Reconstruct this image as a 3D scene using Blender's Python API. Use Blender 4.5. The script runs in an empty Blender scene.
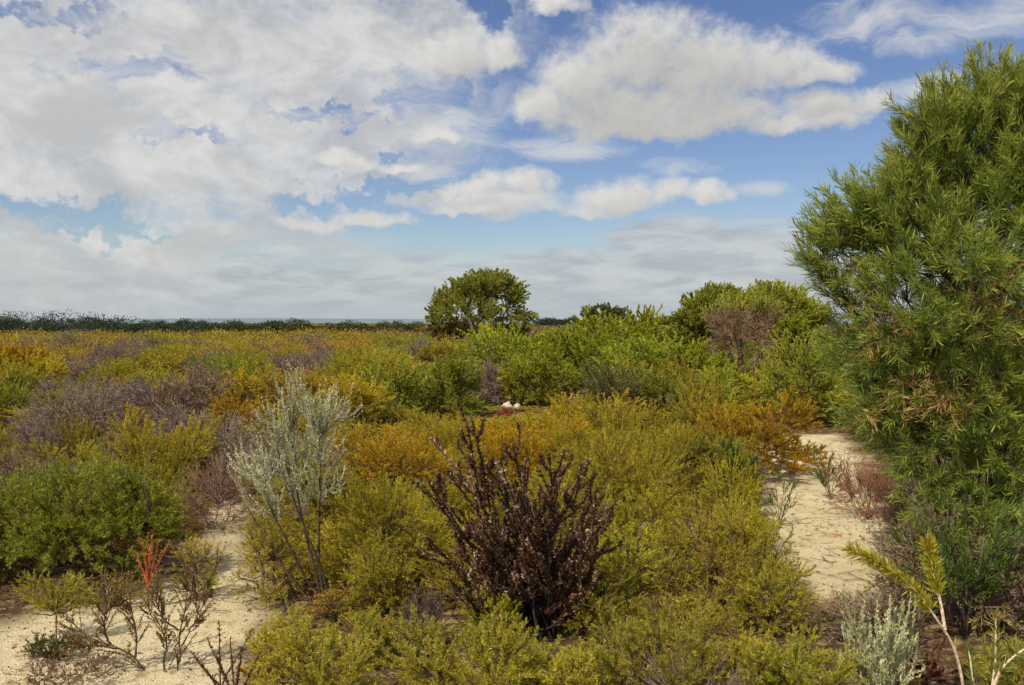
import bpy, math, random
import numpy as np

scene = bpy.context.scene
COL = scene.collection
F = 900.0            # focal length in pixels of a 1024 wide picture
CAMH = 1.85
HZ = 323.0           # picture row of the horizon
PI = math.pi

# ------------------------------------------------------------------ helpers
def gp(px, py, z=0.0):
    """ground point seen at a picture position"""
    d = (CAMH - z) * F / (py - HZ)
    return np.array([(px - 512) / F * d, d, z])

def wp(px, py, d):
    return np.array([(px - 512) / F * d, d, CAMH - (py - HZ) / F * d])

def nrm(v):
    return v / np.maximum(np.linalg.norm(v, axis=-1, keepdims=True), 1e-9)

def srgb(r, g, b):
    return tuple((c / 255 / 12.92) if c / 255 <= .04045 else ((c / 255 + .055) / 1.055) ** 2.4 for c in (r, g, b))

def vnoise(x, y, seed=0):
    """cheap value noise on arrays, about -1..1"""
    x = np.asarray(x, float); y = np.asarray(y, float)
    xi = np.floor(x).astype(np.int64); yi = np.floor(y).astype(np.int64)
    fx = x - xi; fy = y - yi
    fx = fx * fx * (3 - 2 * fx); fy = fy * fy * (3 - 2 * fy)
    def h(a, b):
        n = (a * 374761393 + b * 668265263 + seed * 1442695041) & 0x7fffffff
        n = ((n ^ (n >> 13)) * 1274126177) & 0x7fffffff
        return ((n ^ (n >> 16)) & 0xffff) / 65535.0 * 2 - 1
    return (h(xi, yi) * (1 - fx) + h(xi + 1, yi) * fx) * (1 - fy) + (h(xi, yi + 1) * (1 - fx) + h(xi + 1, yi + 1) * fx) * fy

def fbm(x, y, seed=0, o=4):
    s = 0; a = 1; t = 0
    for k in range(o):
        s = s + a * vnoise(x * 2 ** k, y * 2 ** k, seed + k); t += a; a *= .5
    return s / t

class Geo:
    """collects quads with a colour per vertex and links them as one mesh object"""
    def __init__(self):
        self.v = []; self.f = []; self.c = []; self.m = []; self.n = 0
    def add(self, v, f, c, mi=0):
        v = np.asarray(v, np.float32).reshape(-1, 3)
        f = np.asarray(f, np.int64).reshape(-1, 4)
        c = np.asarray(c, np.float32)
        if c.ndim == 1:
            c = np.tile(c[:3], (len(v), 1))
        self.v.append(v); self.f.append(f + self.n); self.c.append(c.reshape(-1, 3)); self.m.append(np.full(len(f), mi, np.int32))
        self.n += len(v)
    def mesh(self, name, mats, smooth=True):
        me = bpy.data.meshes.new(name)
        v = np.concatenate(self.v); f = np.concatenate(self.f); c = np.concatenate(self.c); mi = np.concatenate(self.m)
        me.vertices.add(len(v)); me.vertices.foreach_set('co', v.ravel())
        me.loops.add(len(f) * 4); me.loops.foreach_set('vertex_index', f.ravel().astype(np.int32))
        me.polygons.add(len(f)); me.polygons.foreach_set('loop_start', np.arange(0, len(f) * 4, 4, dtype=np.int32))
        for m in mats: me.materials.append(m)
        me.polygons.foreach_set('material_index', mi)
        me.polygons.foreach_set('use_smooth', np.full(len(f), smooth, bool))
        a = me.attributes.new('tint', 'FLOAT_COLOR', 'POINT')
        a.data.foreach_set('color', np.concatenate([c, np.ones((len(c), 1), np.float32)], 1).ravel())
        me.update(calc_edges=True)
        return me
    def obj(self, name, mats, parent=None, smooth=True):
        o = bpy.data.objects.new(name, self.mesh(name, mats, smooth))
        COL.objects.link(o); o.parent = parent
        return o

def tag(o, label=None, cat=None, group=None, kind=None):
    if label: o['label'] = label
    if cat: o['category'] = cat
    if group: o['group'] = group
    if kind: o['kind'] = kind
    return o

def empty(name, loc, label, cat, group=None):
    o = bpy.data.objects.new(name, None); COL.objects.link(o)
    o.location = tuple(float(a) for a in loc); o.empty_display_size = .1
    return tag(o, label, cat, group)

def copy_thing(root, loc, rz, sc, label, group):
    r = root.copy(); COL.objects.link(r)
    r.location = tuple(float(a) for a in loc); r.rotation_euler = (0, 0, rz); r.scale = sc
    r['label'] = label; r['group'] = group
    for ch in list(root.children):
        c = ch.copy(); COL.objects.link(c); c.parent = r
        for g in list(ch.children):
            d = g.copy(); COL.objects.link(d); d.parent = c
    return r

# ------------------------------------------------------------------ materials
def leaf_mat(name, rough=.5, trans=.42, spec=.35, var=.16, hue=.013):
    m = bpy.data.materials.new(name); m.use_nodes = True
    nt = m.node_tree; N = nt.nodes; L = nt.links; N.clear()
    out = N.new('ShaderNodeOutputMaterial')
    at = N.new('ShaderNodeAttribute'); at.attribute_name = 'tint'
    oi = N.new('ShaderNodeObjectInfo')
    hs = N.new('ShaderNodeHueSaturation')
    mr = N.new('ShaderNodeMapRange'); mr.inputs[3].default_value = 1 - var; mr.inputs[4].default_value = 1 + var
    L.new(oi.outputs['Random'], mr.inputs[0]); L.new(mr.outputs[0], hs.inputs['Value'])
    mu = N.new('ShaderNodeMath'); mu.operation = 'MULTIPLY'; mu.inputs[1].default_value = 7.13
    fr = N.new('ShaderNodeMath'); fr.operation = 'FRACT'
    m2 = N.new('ShaderNodeMapRange'); m2.inputs[3].default_value = .5 - hue; m2.inputs[4].default_value = .5 + hue
    L.new(oi.outputs['Random'], mu.inputs[0]); L.new(mu.outputs[0], fr.inputs[0]); L.new(fr.outputs[0], m2.inputs[0])
    L.new(m2.outputs[0], hs.inputs['Hue'])
    L.new(at.outputs['Color'], hs.inputs['Color'])
    p = N.new('ShaderNodeBsdfPrincipled'); p.inputs['Roughness'].default_value = rough
    p.inputs['Specular IOR Level'].default_value = spec
    t = N.new('ShaderNodeBsdfTranslucent')
    mx = N.new('ShaderNodeMixShader'); mx.inputs[0].default_value = trans
    L.new(hs.outputs[0], p.inputs['Base Color']); L.new(hs.outputs[0], t.inputs['Color'])
    L.new(p.outputs[0], mx.inputs[1]); L.new(t.outputs[0], mx.inputs[2]); L.new(mx.outputs[0], out.inputs[0])
    return m

def bark_mat(name):
    m = bpy.data.materials.new(name); m.use_nodes = True
    nt = m.node_tree; N = nt.nodes; L = nt.links
    p = N['Principled BSDF']; p.inputs['Roughness'].default_value = .85; p.inputs['Specular IOR Level'].default_value = .15
    at = N.new('ShaderNodeAttribute'); at.attribute_name = 'tint'
    tc = N.new('ShaderNodeTexCoord'); nz = N.new('ShaderNodeTexNoise'); nz.inputs['Scale'].default_value = 60; nz.inputs['Detail'].default_value = 4
    mr = N.new('ShaderNodeMapRange'); mr.inputs[1].default_value = .3; mr.inputs[2].default_value = .7; mr.inputs[3].default_value = .55; mr.inputs[4].default_value = 1.35
    mx = N.new('ShaderNodeVectorMath'); mx.operation = 'SCALE'
    L.new(tc.outputs['Object'], nz.inputs['Vector']); L.new(nz.outputs['Fac'], mr.inputs[0])
    L.new(at.outputs['Color'], mx.inputs[0]); L.new(mr.outputs[0], mx.inputs['Scale']); L.new(mx.outputs[0], p.inputs['Base Color'])
    return m

M_LEAF = leaf_mat('foliage')
M_WATTLE = leaf_mat('wattle_foliage', rough=.45, trans=.45, spec=.4, var=.02, hue=.003)
M_DRY = leaf_mat('dry_foliage', rough=.8, trans=.15, spec=.1)
M_SILVER = leaf_mat('silver_foliage', rough=.8, trans=.2, spec=.15, var=.03, hue=.005)
M_MAROON = leaf_mat('maroon_foliage', rough=.42, trans=.15, spec=.4, var=.02, hue=.005)
M_BARK = bark_mat('bark')

# ------------------------------------------------------------------ plant kit
def tubes(geo, P, R, sides, col, mi=0):
    """P (N,K,3) polylines, R (N,K) radii"""
    P = np.asarray(P, float); R = np.asarray(R, float); N, K, _ = P.shape
    T = nrm(np.gradient(P, axis=1))
    ref = np.where(np.abs(T[..., 2:3]) > .9, np.array([1., 0, 0]), np.array([0, 0, 1.]))
    A = nrm(np.cross(T, ref)); B = np.cross(T, A)
    a = np.arange(sides) / sides * 2 * PI
    V = P[:, :, None] + R[:, :, None, None] * (A[:, :, None] * np.cos(a)[None, None, :, None] + B[:, :, None] * np.sin(a)[None, None, :, None])
    idx = np.arange(N * K * sides).reshape(N, K, sides)
    f = np.stack([idx[:, :-1], np.roll(idx, -1, 2)[:, :-1], np.roll(idx, -1, 2)[:, 1:], idx[:, 1:]], -1)
    c = np.asarray(col, float)
    if c.ndim == 2: c = np.repeat(c, K * sides, 0)
    geo.add(V.reshape(-1, 3), f.reshape(-1, 4), c, mi)

def hermite(p0, p1, t0, t1, K):
    s = np.linspace(0, 1, K)[None, :, None]
    L = np.linalg.norm(p1 - p0, axis=-1)[:, None, None]
    a = 2 * s ** 3 - 3 * s ** 2 + 1; b = s ** 3 - 2 * s ** 2 + s; c = -2 * s ** 3 + 3 * s ** 2; d = s ** 3 - s ** 2
    return a * p0[:, None] + b * t0[:, None] * L + c * p1[:, None] + d * t1[:, None] * L

def resample(pts, K):
    pts = np.asarray(pts, float)
    for _ in range(2):                       # Chaikin smoothing
        q = np.empty((2 * len(pts), 3)); q[0] = pts[0]; q[-1] = pts[-1]
        q[1:-1:2] = pts[:-1] * .75 + pts[1:] * .25; q[2:-1:2] = pts[:-1] * .25 + pts[1:] * .75
        pts = q
    d = np.r_[0, np.cumsum(np.linalg.norm(np.diff(pts, axis=0), axis=1))]
    s = np.linspace(0, d[-1], K)
    return np.stack([np.interp(s, d, pts[:, k]) for k in range(3)], 1)

def kmeans(X, k, rng, it=6):
    k = min(k, len(X))
    C = X[rng.choice(len(X), k, replace=False)].copy()
    for _ in range(it):
        a = ((X[:, None] - C[None]) ** 2).sum(-1).argmin(1)
        for j in range(k):
            if (a == j).any(): C[j] = X[a == j].mean(0)
    return C, a

def leaf_quads(geo, P, D, Ln, Wd, col, rng, mi=0, curve=0.0, widest=.45):
    """one folded diamond per leaf (two quads when curve > 0)"""
    n = len(P)
    r = nrm(np.cross(D, nrm(rng.normal(size=(n, 3)))))
    u = np.cross(r, D)
    Ln = np.asarray(Ln).reshape(-1, 1); Wd = np.asarray(Wd).reshape(-1, 1)
    if curve <= 0:
        V = np.stack([P, P + D * Ln * widest + r * Wd * .5 + u * Wd * .12, P + D * Ln, P + D * Ln * widest - r * Wd * .5 + u * Wd * .12], 1)
        f = np.arange(n * 4).reshape(n, 4); c = np.repeat(col, 4, 0)
    else:
        g = u * Ln * curve * rng.uniform(-1, 1, (n, 1))
        down = np.array([0, 0, -1.]) * Ln * curve * .6
        m1 = P + D * Ln * .3 + g * .5; m2 = P + D * Ln * .7 + g * .6 + down * .3; tip = P + D * Ln - g * .1 + down
        V = np.stack([P, m1 + r * Wd * .45, m2 + r * Wd * .5, tip, m2 - r * Wd * .5, m1 - r * Wd * .45], 1)
        b = np.arange(n)[:, None] * 6
        f = np.concatenate([b + np.array([[0, 1, 2, 5]]), b + np.array([[5, 2, 3, 4]])], 0); c = np.repeat(col, 6, 0)
    geo.add(V.reshape(-1, 3), f, c, mi)

def pick(pal, w, n, rng):
    pal = np.asarray(pal, float); w = np.asarray(w, float); w = w / w.sum()
    return pal[rng.choice(len(pal), n, p=w)]

def sample_lobes(lobes, n, rng, shell=.55):
    """lobes: cx cy cz rx ry rz -> points and outward directions"""
    L = np.asarray(lobes, float)
    vol = (L[:, 3] * L[:, 4] * L[:, 5]) ** (2 / 3.); k = rng.choice(len(L), n, p=vol / vol.sum())
    d = nrm(rng.normal(size=(n, 3)))
    r = shell + (1 - shell) * rng.random(n) ** .7
    r *= 1 + .16 * vnoise(d[:, 0] * 3 + k * 7.1, d[:, 2] * 3 + d[:, 1] * 2.3, 5)
    return L[k, :3] + d * r[:, None] * L[k, 3:], d

def skeleton(rng, lobes, n_main, n_sub, n_twig, base=(0, 0, 0), base_r=.05, shell=.5, up=.4, out=.7, rnd=.35,
             twig=.25, zmin=.04, mains=None, main_reach=.6, sway=.03, ext=.016):
    base = np.asarray(base, float)
    T, D = sample_lobes(lobes, n_twig, rng, shell)
    T[:, 2] = np.maximum(T[:, 2], zmin + rng.random(n_twig) * .08)
    dirs = nrm(D * out + np.array([0, 0, up]) + rng.normal(size=(n_twig, 3)) * rnd)
    T = T + dirs * rng.exponential(ext + 1e-6, (n_twig, 1)) * np.ptp(T, axis=0).max() * .9
    T[:, 2] = np.maximum(T[:, 2], zmin)
    # limbs
    C, _ = kmeans(T, n_main, rng)
    if mains is None:
        n_main = len(C)
        p0 = base + np.c_[rng.normal(size=(n_main, 2)) * base_r, np.zeros(n_main)]
        p1 = p0 + (C - p0) * main_reach
        t0 = nrm((p1 - p0) * np.array([.9, .9, .6]) + np.array([0, 0, .35]) * np.linalg.norm(p1 - p0, axis=1)[:, None]); t1 = nrm(p1 - p0 + rng.normal(size=p0.shape) * .1)
        PM = hermite(p0, p1, t0, t1, 9)
        PM[:, 1:-1] += rng.normal(size=(n_main, 7, 3)) * sway * np.linalg.norm(p1 - p0, axis=1)[:, None, None] * .6
    else:
        PM = np.stack([resample(m, 9) for m in mains]); n_main = len(PM)
    S, asg = kmeans(T, n_sub, rng)
    n_sub = len(S)
    # attach each sub limb to the nearest limb point
    cand = PM[:, 3:].reshape(-1, 3)
    dz = np.maximum(0, cand[None, :, 2] - S[:, None, 2] + .02)
    ci = (((S[:, None] - cand[None]) ** 2).sum(-1) + 3 * dz ** 2).argmin(1)
    s0 = cand[ci]; mi = ci // 6; mk = ci % 6 + 3
    s1 = s0 + (S - s0) * .8
    tm = nrm(PM[mi, np.minimum(mk + 1, 8)] - PM[mi, mk - 1])
    PS = hermite(s0, s1, nrm(tm + nrm(s1 - s0) * .7), nrm(s1 - s0 + np.array([0, 0, .1]) * up), 6)
    PS[:, 1:-1] += rng.normal(size=(n_sub, 4, 3)) * sway * np.linalg.norm(s1 - s0, axis=1)[:, None, None]
    k = rng.integers(2, 6, n_twig)
    q0 = PS[asg, k]
    TW = hermite(q0, T, nrm(nrm(T - q0) + dirs * .2), dirs, 5)
    return dict(main=PM, sub=PS, twig=TW, sub_main=mi, twig_sub=asg)

def twig_leaves(geo, TW, rng, per, ln, wd, ang, pal, w, t0=.25, jit=.18, tipc=None, up=0., mi=0, curve=0., span=None, widest=.45, clump=None, hgrad=None, bare=0.):
    N, K, _ = TW.shape
    L = np.linalg.norm(np.diff(TW, axis=1), axis=-1).sum(1)
    lo = np.full(N, t0) if span is None else np.clip(1 - span / np.maximum(L, 1e-6), t0, .9)
    cnt = rng.poisson(per, N) if span is None else rng.poisson(per * np.clip(L * (1 - lo) / span, .3, 1.5))
    if np.max(bare) > 0: cnt = np.where(rng.random(N) < bare, 0, cnt)
    idx = np.repeat(np.arange(N), cnt); n = len(idx)
    if n == 0: return
    t = lo[idx] + (1 - lo[idx]) * rng.random(n)
    s = t * (K - 1); k = np.clip(s.astype(int), 0, K - 2); f = (s - k)[:, None]
    P = TW[idx, k] * (1 - f) + TW[idx, k + 1] * f
    T = nrm(TW[idx, k + 1] - TW[idx, k])
    R = nrm(np.cross(T, nrm(rng.normal(size=(n, 3)))))
    a = np.clip(rng.normal(ang, .25, n), .05, 1.9)[:, None]
    D = nrm(T * np.cos(a) + R * np.sin(a) + np.array([0, 0, up]))
    tw_c = pick(pal, w, N, rng)
    if clump is not None: tw_c = tw_c * .45 + (pick(pal, w, clump.max() + 1, rng) * np.clip(rng.normal(1, .16, (clump.max() + 1, 1)), .6, 1.4))[clump] * .55
    base = tw_c[idx] * .65 + pick(pal, w, n, rng) * .35
    if tipc is not None:
        q = np.clip((t - .6) / .4, 0, 1)[:, None] * rng.random((n, 1)); base = base * (1 - q) + np.asarray(tipc) * q
    if hgrad is not None:                       # leaf colour shifts browner or darker low in the plant
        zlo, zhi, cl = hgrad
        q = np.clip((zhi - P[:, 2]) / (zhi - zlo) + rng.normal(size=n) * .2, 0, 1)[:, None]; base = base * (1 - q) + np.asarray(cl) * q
    base = base * np.clip(rng.normal(1, jit, (n, 1)), .4, 1.7)
    ln_ = ln * rng.uniform(.6, 1.25, n); wd_ = wd * rng.uniform(.7, 1.2, n)
    leaf_quads(geo, P, D, ln_, wd_, base, rng, mi, curve, widest)

def stems_into(geo, sk, r_main, r_sub, r_twig, col, rng, twigs=True, sides=(6, 4, 3), mi=0):
    def rad(n, K, a, b): return np.linspace(a, b, K)[None] * rng.uniform(.75, 1.25, (n, 1))
    cols = lambda n: np.asarray(col)[None] * np.clip(rng.normal(1, .2, (n, 1)), .5, 1.6)
    n = len(sk['main']); tubes(geo, sk['main'], rad(n, 9, r_main, r_main * .5), sides[0], cols(n), mi)
    n = len(sk['sub']); tubes(geo, sk['sub'], rad(n, 6, r_sub, r_sub * .5), sides[1], cols(n), mi)
    if twigs:
        n = len(sk['twig']); tubes(geo, sk['twig'], rad(n, 5, r_twig, r_twig * .5), sides[2], cols(n), mi)

def dome_lobes(rng, w, h, n=5, flat=.5, low=.4):
    """a lumpy crown of width w (diameter) and height h on the ground at the origin"""
    L = [(0, 0, h * .5, w * .34, w * .34, h * .42)]
    o = rng.random() * 6
    for i in range(n):
        a = o + i / n * 2 * PI + rng.uniform(-.4, .4); r = w * rng.uniform(.2, .32); s = rng.uniform(.16, .25) * w
        L.append((math.cos(a) * r, math.sin(a) * r, h * rng.uniform(low, .72), s, s, h * rng.uniform(.22, .34)))
    for i in range(n):
        a = o + (i + .5) / n * 2 * PI + rng.uniform(-.3, .3); r = w * rng.uniform(.25, .34); s = rng.uniform(.17, .24) * w
        L.append((math.cos(a) * r, math.sin(a) * r, h * rng.uniform(.16, .26), s, s, h * rng.uniform(.16, .24)))
    return L

def shrub(name, loc, label, cat, seed, w, h, pal, wts, n_twig=400, per=60, ln=.02, wd=.004, ang=.6, n_main=7, n_sub=40,
          stem=(.09, .06, .04), r_main=.012, r_sub=.005, r_twig=.0018, group=None, mat=None, lobes=None, tipc=None, up=.4, out=.7, rnd=.35,
          shell=.45, span=.25, stem_name='stems', foliage_name='foliage', mains=None, jit=.18, leaf_up=.15, curve=0., widest=.45,
          split=False, hgrad=None, base_r=.05, zmin=.04, main_reach=.6, ext=.016, bare=.13, bare_below=None):
    rng = np.random.default_rng(seed)
    root = empty(name, loc, label, cat, group)
    lobes = lobes or dome_lobes(rng, w, h)
    sk = skeleton(rng, lobes, n_main, n_sub, n_twig, shell=shell, up=up, out=out, rnd=rnd, mains=mains, base_r=base_r, zmin=zmin, main_reach=main_reach, ext=ext)
    if split:                                   # every limb that can be seen is a part of its own
        for i in range(len(sk['main'])):
            g = Geo(); s = sk['sub_main'] == i; t = s[sk['twig_sub']]
            sub = dict(main=sk['main'][i:i + 1], sub=sk['sub'][s], twig=sk['twig'][t])
            stems_into(g, sub, r_main, r_sub, r_twig, stem, rng)
            g.obj('branch', [M_BARK], root)
    else:
        g = Geo(); stems_into(g, sk, r_main, r_sub, r_twig, stem, rng); g.obj(stem_name, [M_BARK], root)
    if per > 0:
        g = Geo()
        twig_leaves(g, sk['twig'], rng, per, ln, wd, ang, pal, wts, tipc=tipc, up=leaf_up, curve=curve, span=span, jit=jit, widest=widest, hgrad=hgrad, clump=sk['twig_sub'], bare=bare if bare_below is None else np.where(sk['twig'][:, -1, 2] < bare_below, .88, bare))
        g.obj(foliage_name, [mat or M_LEAF], root, smooth=False)
    root['_r'] = w / 2
    del root['_r']
    return root

# palettes (linear base colours)
GOLD = [(0.552, 0.392, 0.019), (0.474, 0.338, 0.019), (0.375, 0.282, 0.02), (0.592, 0.373, 0.019)]
OLIVE = [(0.376, 0.332, 0.024), (0.448, 0.376, 0.025), (0.287, 0.269, 0.024), (0.502, 0.403, 0.025)]
YGREEN = [(0.441, 0.384, 0.026), (0.528, 0.451, 0.035), (0.343, 0.307, 0.025), (0.588, 0.499, 0.048)]
GREEN = [(0.285, 0.299, 0.032), (0.358, 0.354, 0.036), (0.214, 0.235, 0.029), (0.439, 0.39, 0.044)]
LIME = [(0.343, 0.371, 0.026), (0.427, 0.445, 0.029), (0.26, 0.296, 0.024), (0.5, 0.482, 0.041)]
RUST = [(0.374, 0.17, 0.015), (0.425, 0.212, 0.015), (0.281, 0.128, 0.02), (0.374, 0.246, 0.015)]
GREY = [(.20, .145, .11), (.26, .20, .155), (.14, .10, .08)]
REDBR = [(.28, .11, .05), (.22, .11, .07), (.36, .14, .05)]

# ------------------------------------------------------------------ ground
SAND = [  # clearings of bare sand, as outlines on the ground
    [gp(*p) for p in [(-60, 632), (0, 626), (60, 614), (130, 592), (196, 572), (226, 520), (246, 522), (252, 552), (270, 580), (262, 640), (230, 720), (-60, 720)]],
    [gp(*p) for p in [(770, 440), (800, 434), (842, 434), (856, 452), (868, 480), (905, 540), (900, 580), (870, 604), (825, 612), (796, 592), (772, 545), (762, 505), (768, 470)]],
    [gp(*p) for p in [(612, 540), (640, 525), (680, 520), (700, 545), (680, 580), (630, 575)]],
    [gp(*p) for p in [(640, 440), (670, 432), (690, 450), (660, 465)]],
    [gp(*p) for p in [(205, 505), (235, 500), (240, 530), (215, 535)]],
]
def poly_sd(px, py, poly):
    poly = np.asarray(poly)[:, :2]; d = np.full(px.shape, 1e9); ins = np.zeros(px.shape, bool)
    for a, b in zip(poly, np.roll(poly, -1, 0)):
        e = b - a; wx = px - a[0]; wy = py - a[1]
        t = np.clip((wx * e[0] + wy * e[1]) / (e @ e), 0, 1)
        d = np.minimum(d, np.hypot(wx - t * e[0], wy - t * e[1]))
        c = (a[1] > py) != (b[1] > py)
        with np.errstate(divide='ignore', invalid='ignore'):
            ins ^= c & (px < (b[0] - a[0]) * (py - a[1]) / (b[1] - a[1] + 1e-12) + a[0])
    return np.where(ins, -d, d)
def sand_sd(x, y):
    x = np.atleast_1d(np.asarray(x, float)); y = np.atleast_1d(np.asarray(y, float))
    return np.min([poly_sd(x, y, p) for p in SAND], 0)
def gz(x, y):
    r = np.hypot(x, y)
    near = np.clip(1 - r / 60, 0, 1)
    return .035 * fbm(x * .8, y * .8, 3) * near + .02 * fbm(x * 5, y * 5, 9, 4) * np.clip(1 - r / 22, 0, 1)

def axis(lo, hi, step, far_lo, far_hi, grow=1.09):
    a = list(np.arange(lo, hi, step)); s = step; x = a[-1]
    while x < far_hi: s *= grow; x += s; a.append(x)
    s = step; x = a[0]; b = []
    while x > far_lo: s *= grow; x -= s; b.append(x)
    return np.array(b[::-1] + a)
gx = axis(-6, 7.5, .04, -7000, 7000); gy = axis(2.5, 17, .04, -400, 9000)
X, Y = np.meshgrid(gx, gy)
Z = gz(X, Y)
sd = np.full(X.shape, 5.0); nearm = (np.abs(X) < 14) & (Y > 1) & (Y < 40)
sd[nearm] = sand_sd(X[nearm], Y[nearm])
sandm = np.clip(.5 - (sd + .28 * fbm(X * 2.2, Y * 2.2, 21)) / .35, 0, 1)
g = Geo(); idx = np.arange(X.size).reshape(X.shape)
g.add(np.stack([X, Y, Z], -1).reshape(-1, 3), np.stack([idx[:-1, :-1], idx[:-1, 1:], idx[1:, 1:], idx[1:, :-1]], -1).reshape(-1, 4),
      np.repeat(sandm.reshape(-1, 1), 3, 1))
def ground_mat():
    m = bpy.data.materials.new('sandy_ground'); m.use_nodes = True
    nt = m.node_tree; N = nt.nodes; L = nt.links; p = N['Principled BSDF']
    p.inputs['Roughness'].default_value = .95; p.inputs['Specular IOR Level'].default_value = .08
    tc = N.new('ShaderNodeTexCoord')
    def noise(sc, det=6, rough=.6):
        n = N.new('ShaderNodeTexNoise'); n.inputs['Scale'].default_value = sc; n.inputs['Detail'].default_value = det; n.inputs['Roughness'].default_value = rough
        L.new(tc.outputs['Object'], n.inputs['Vector']); return n
    def ramp(src, a, b):
        r = N.new('ShaderNodeMapRange'); r.interpolation_type = 'SMOOTHSTEP'; r.inputs[1].default_value = a; r.inputs[2].default_value = b
        L.new(src, r.inputs[0]); return r.outputs[0]
    def mix(f, a, b):
        x = N.new('ShaderNodeMix'); x.data_type = 'RGBA'
        if isinstance(f, float): x.inputs[0].default_value = f
        else: L.new(f, x.inputs[0])
        for v, i in ((a, 6), (b, 7)):
            if isinstance(v, tuple): x.inputs[i].default_value = (*v, 1)
            else: L.new(v, x.inputs[i])
        return x.outputs[2]
    at = N.new('ShaderNodeAttribute'); at.attribute_name = 'tint'
    big = noise(1.3); med = noise(9); fine = noise(90, 4); grit = noise(260, 2)
    sand = mix(ramp(big.outputs[0], .35, .65), (.76, .63, .37), (.84, .72, .46))
    sand = mix(ramp(med.outputs[0], .5, .68), sand, (.47, .35, .18))
    pat = noise(2.6, 7, .68); sand = mix(ramp(pat.outputs[0], .58, .72), sand, (.27, .18, .09))
    sand = mix(ramp(fine.outputs[0], .58, .7), sand, (.36, .25, .12))
    sand = mix(ramp(grit.outputs[0], .6, .72), sand, (.22, .14, .07))
    lit = mix(ramp(fine.outputs[0], .35, .65), (.05, .033, .02), (.20, .12, .06))
    lit = mix(ramp(med.outputs[0], .5, .64), lit, (.40, .29, .15))
    near = mix(at.outputs['Fac'], lit, sand)
    vm = N.new('ShaderNodeVectorMath'); vm.operation = 'LENGTH'; L.new(tc.outputs['Object'], vm.inputs[0])
    far = mix(ramp(noise(.05).outputs[0], .35, .65), (.11, .085, .02), (.065, .065, .018))
    c = mix(ramp(vm.outputs['Value'], 40., 90.), near, far)
    L.new(c, p.inputs['Base Color'])
    bm = N.new('ShaderNodeBump'); bm.inputs['Strength'].default_value = .9; bm.inputs['Distance'].default_value = .045
    ad = N.new('ShaderNodeMath'); ad.operation = 'ADD'; L.new(med.outputs[0], ad.inputs[0]); L.new(fine.outputs[0], ad.inputs[1])
    L.new(ad.outputs[0], bm.inputs['Height']); L.new(bm.outputs[0], p.inputs['Normal'])
    return m
tag(g.obj('ground', [ground_mat()]), kind='structure')

# leaf and twig litter lying on the sand: nobody could count it
rng = np.random.default_rng(4)
n = 90000
lx = rng.uniform(-5.5, 7, n); ly = 3.2 + 14 * rng.random(n) ** 1.3
s = sand_sd(lx, ly); keep = rng.random(n) < np.where(s < 0, .07 + .65 * np.clip(fbm(lx * 1.7, ly * 1.7, 31) * 1.3 - .05, 0, 1) + .3 * np.clip(1 + s / .25, 0, 1) ** 2, .5)
lx, ly = lx[keep], ly[keep]; n = len(lx)
P = np.stack([lx, ly, gz(lx, ly) + .006], 1); a = rng.random(n) * 2 * PI
D = nrm(np.stack([np.cos(a), np.sin(a), rng.normal(size=n) * .18], 1))
g = Geo()
leaf_quads(g, P, D, rng.uniform(.012, .05, n), rng.uniform(.004, .013, n), pick([(.10, .06, .035), (.20, .11, .05), (.05, .035, .025), (.26, .13, .07), (.30, .22, .14)], [3, 3, 2, 1, 1], n, rng), rng)
k = 1100; x = rng.uniform(-5, 6.5, k); y = 3.3 + 12 * rng.random(k) ** 1.3; a = rng.random(k) * 2 * PI; l = rng.uniform(.06, .3, k)
kk = np.linspace(-.5, .5, 5)
tw = np.stack([x[:, None] + kk * (np.cos(a) * l)[:, None], y[:, None] + kk * (np.sin(a) * l)[:, None], np.zeros((k, 5))], -1)
tw[..., :2] += rng.normal(size=(k, 5, 2)) * .008; tw[..., 2] = gz(tw[..., 0], tw[..., 1]) + .008 + np.abs(rng.normal(size=(k, 5))) * .006
tubes(g, tw, np.full((k, 5), .0022), 3, pick([(.09, .06, .04), (.18, .14, .11), (.04, .03, .025)], [2, 1, 1], k, rng))
tag(g.obj('leaf_litter', [M_DRY], smooth=False), 'brown fallen leaves and twigs scattered over the pale sand', 'leaf litter', kind='stuff')

PLACED = []      # (x, y, radius) of everything standing
def place(p, r): PLACED.append((float(p[0]), float(p[1]), float(r)))

def at_base(px, py):
    p = gp(px, py); p[2] = gz(p[0], p[1]) - .01; return p

def sized(px, base, top, wpx):
    """ground point, width and height in metres from picture measurements"""
    p = at_base(px, base); d = p[1]
    return p, wpx * d / F, CAMH - (top - HZ) / F * d

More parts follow.
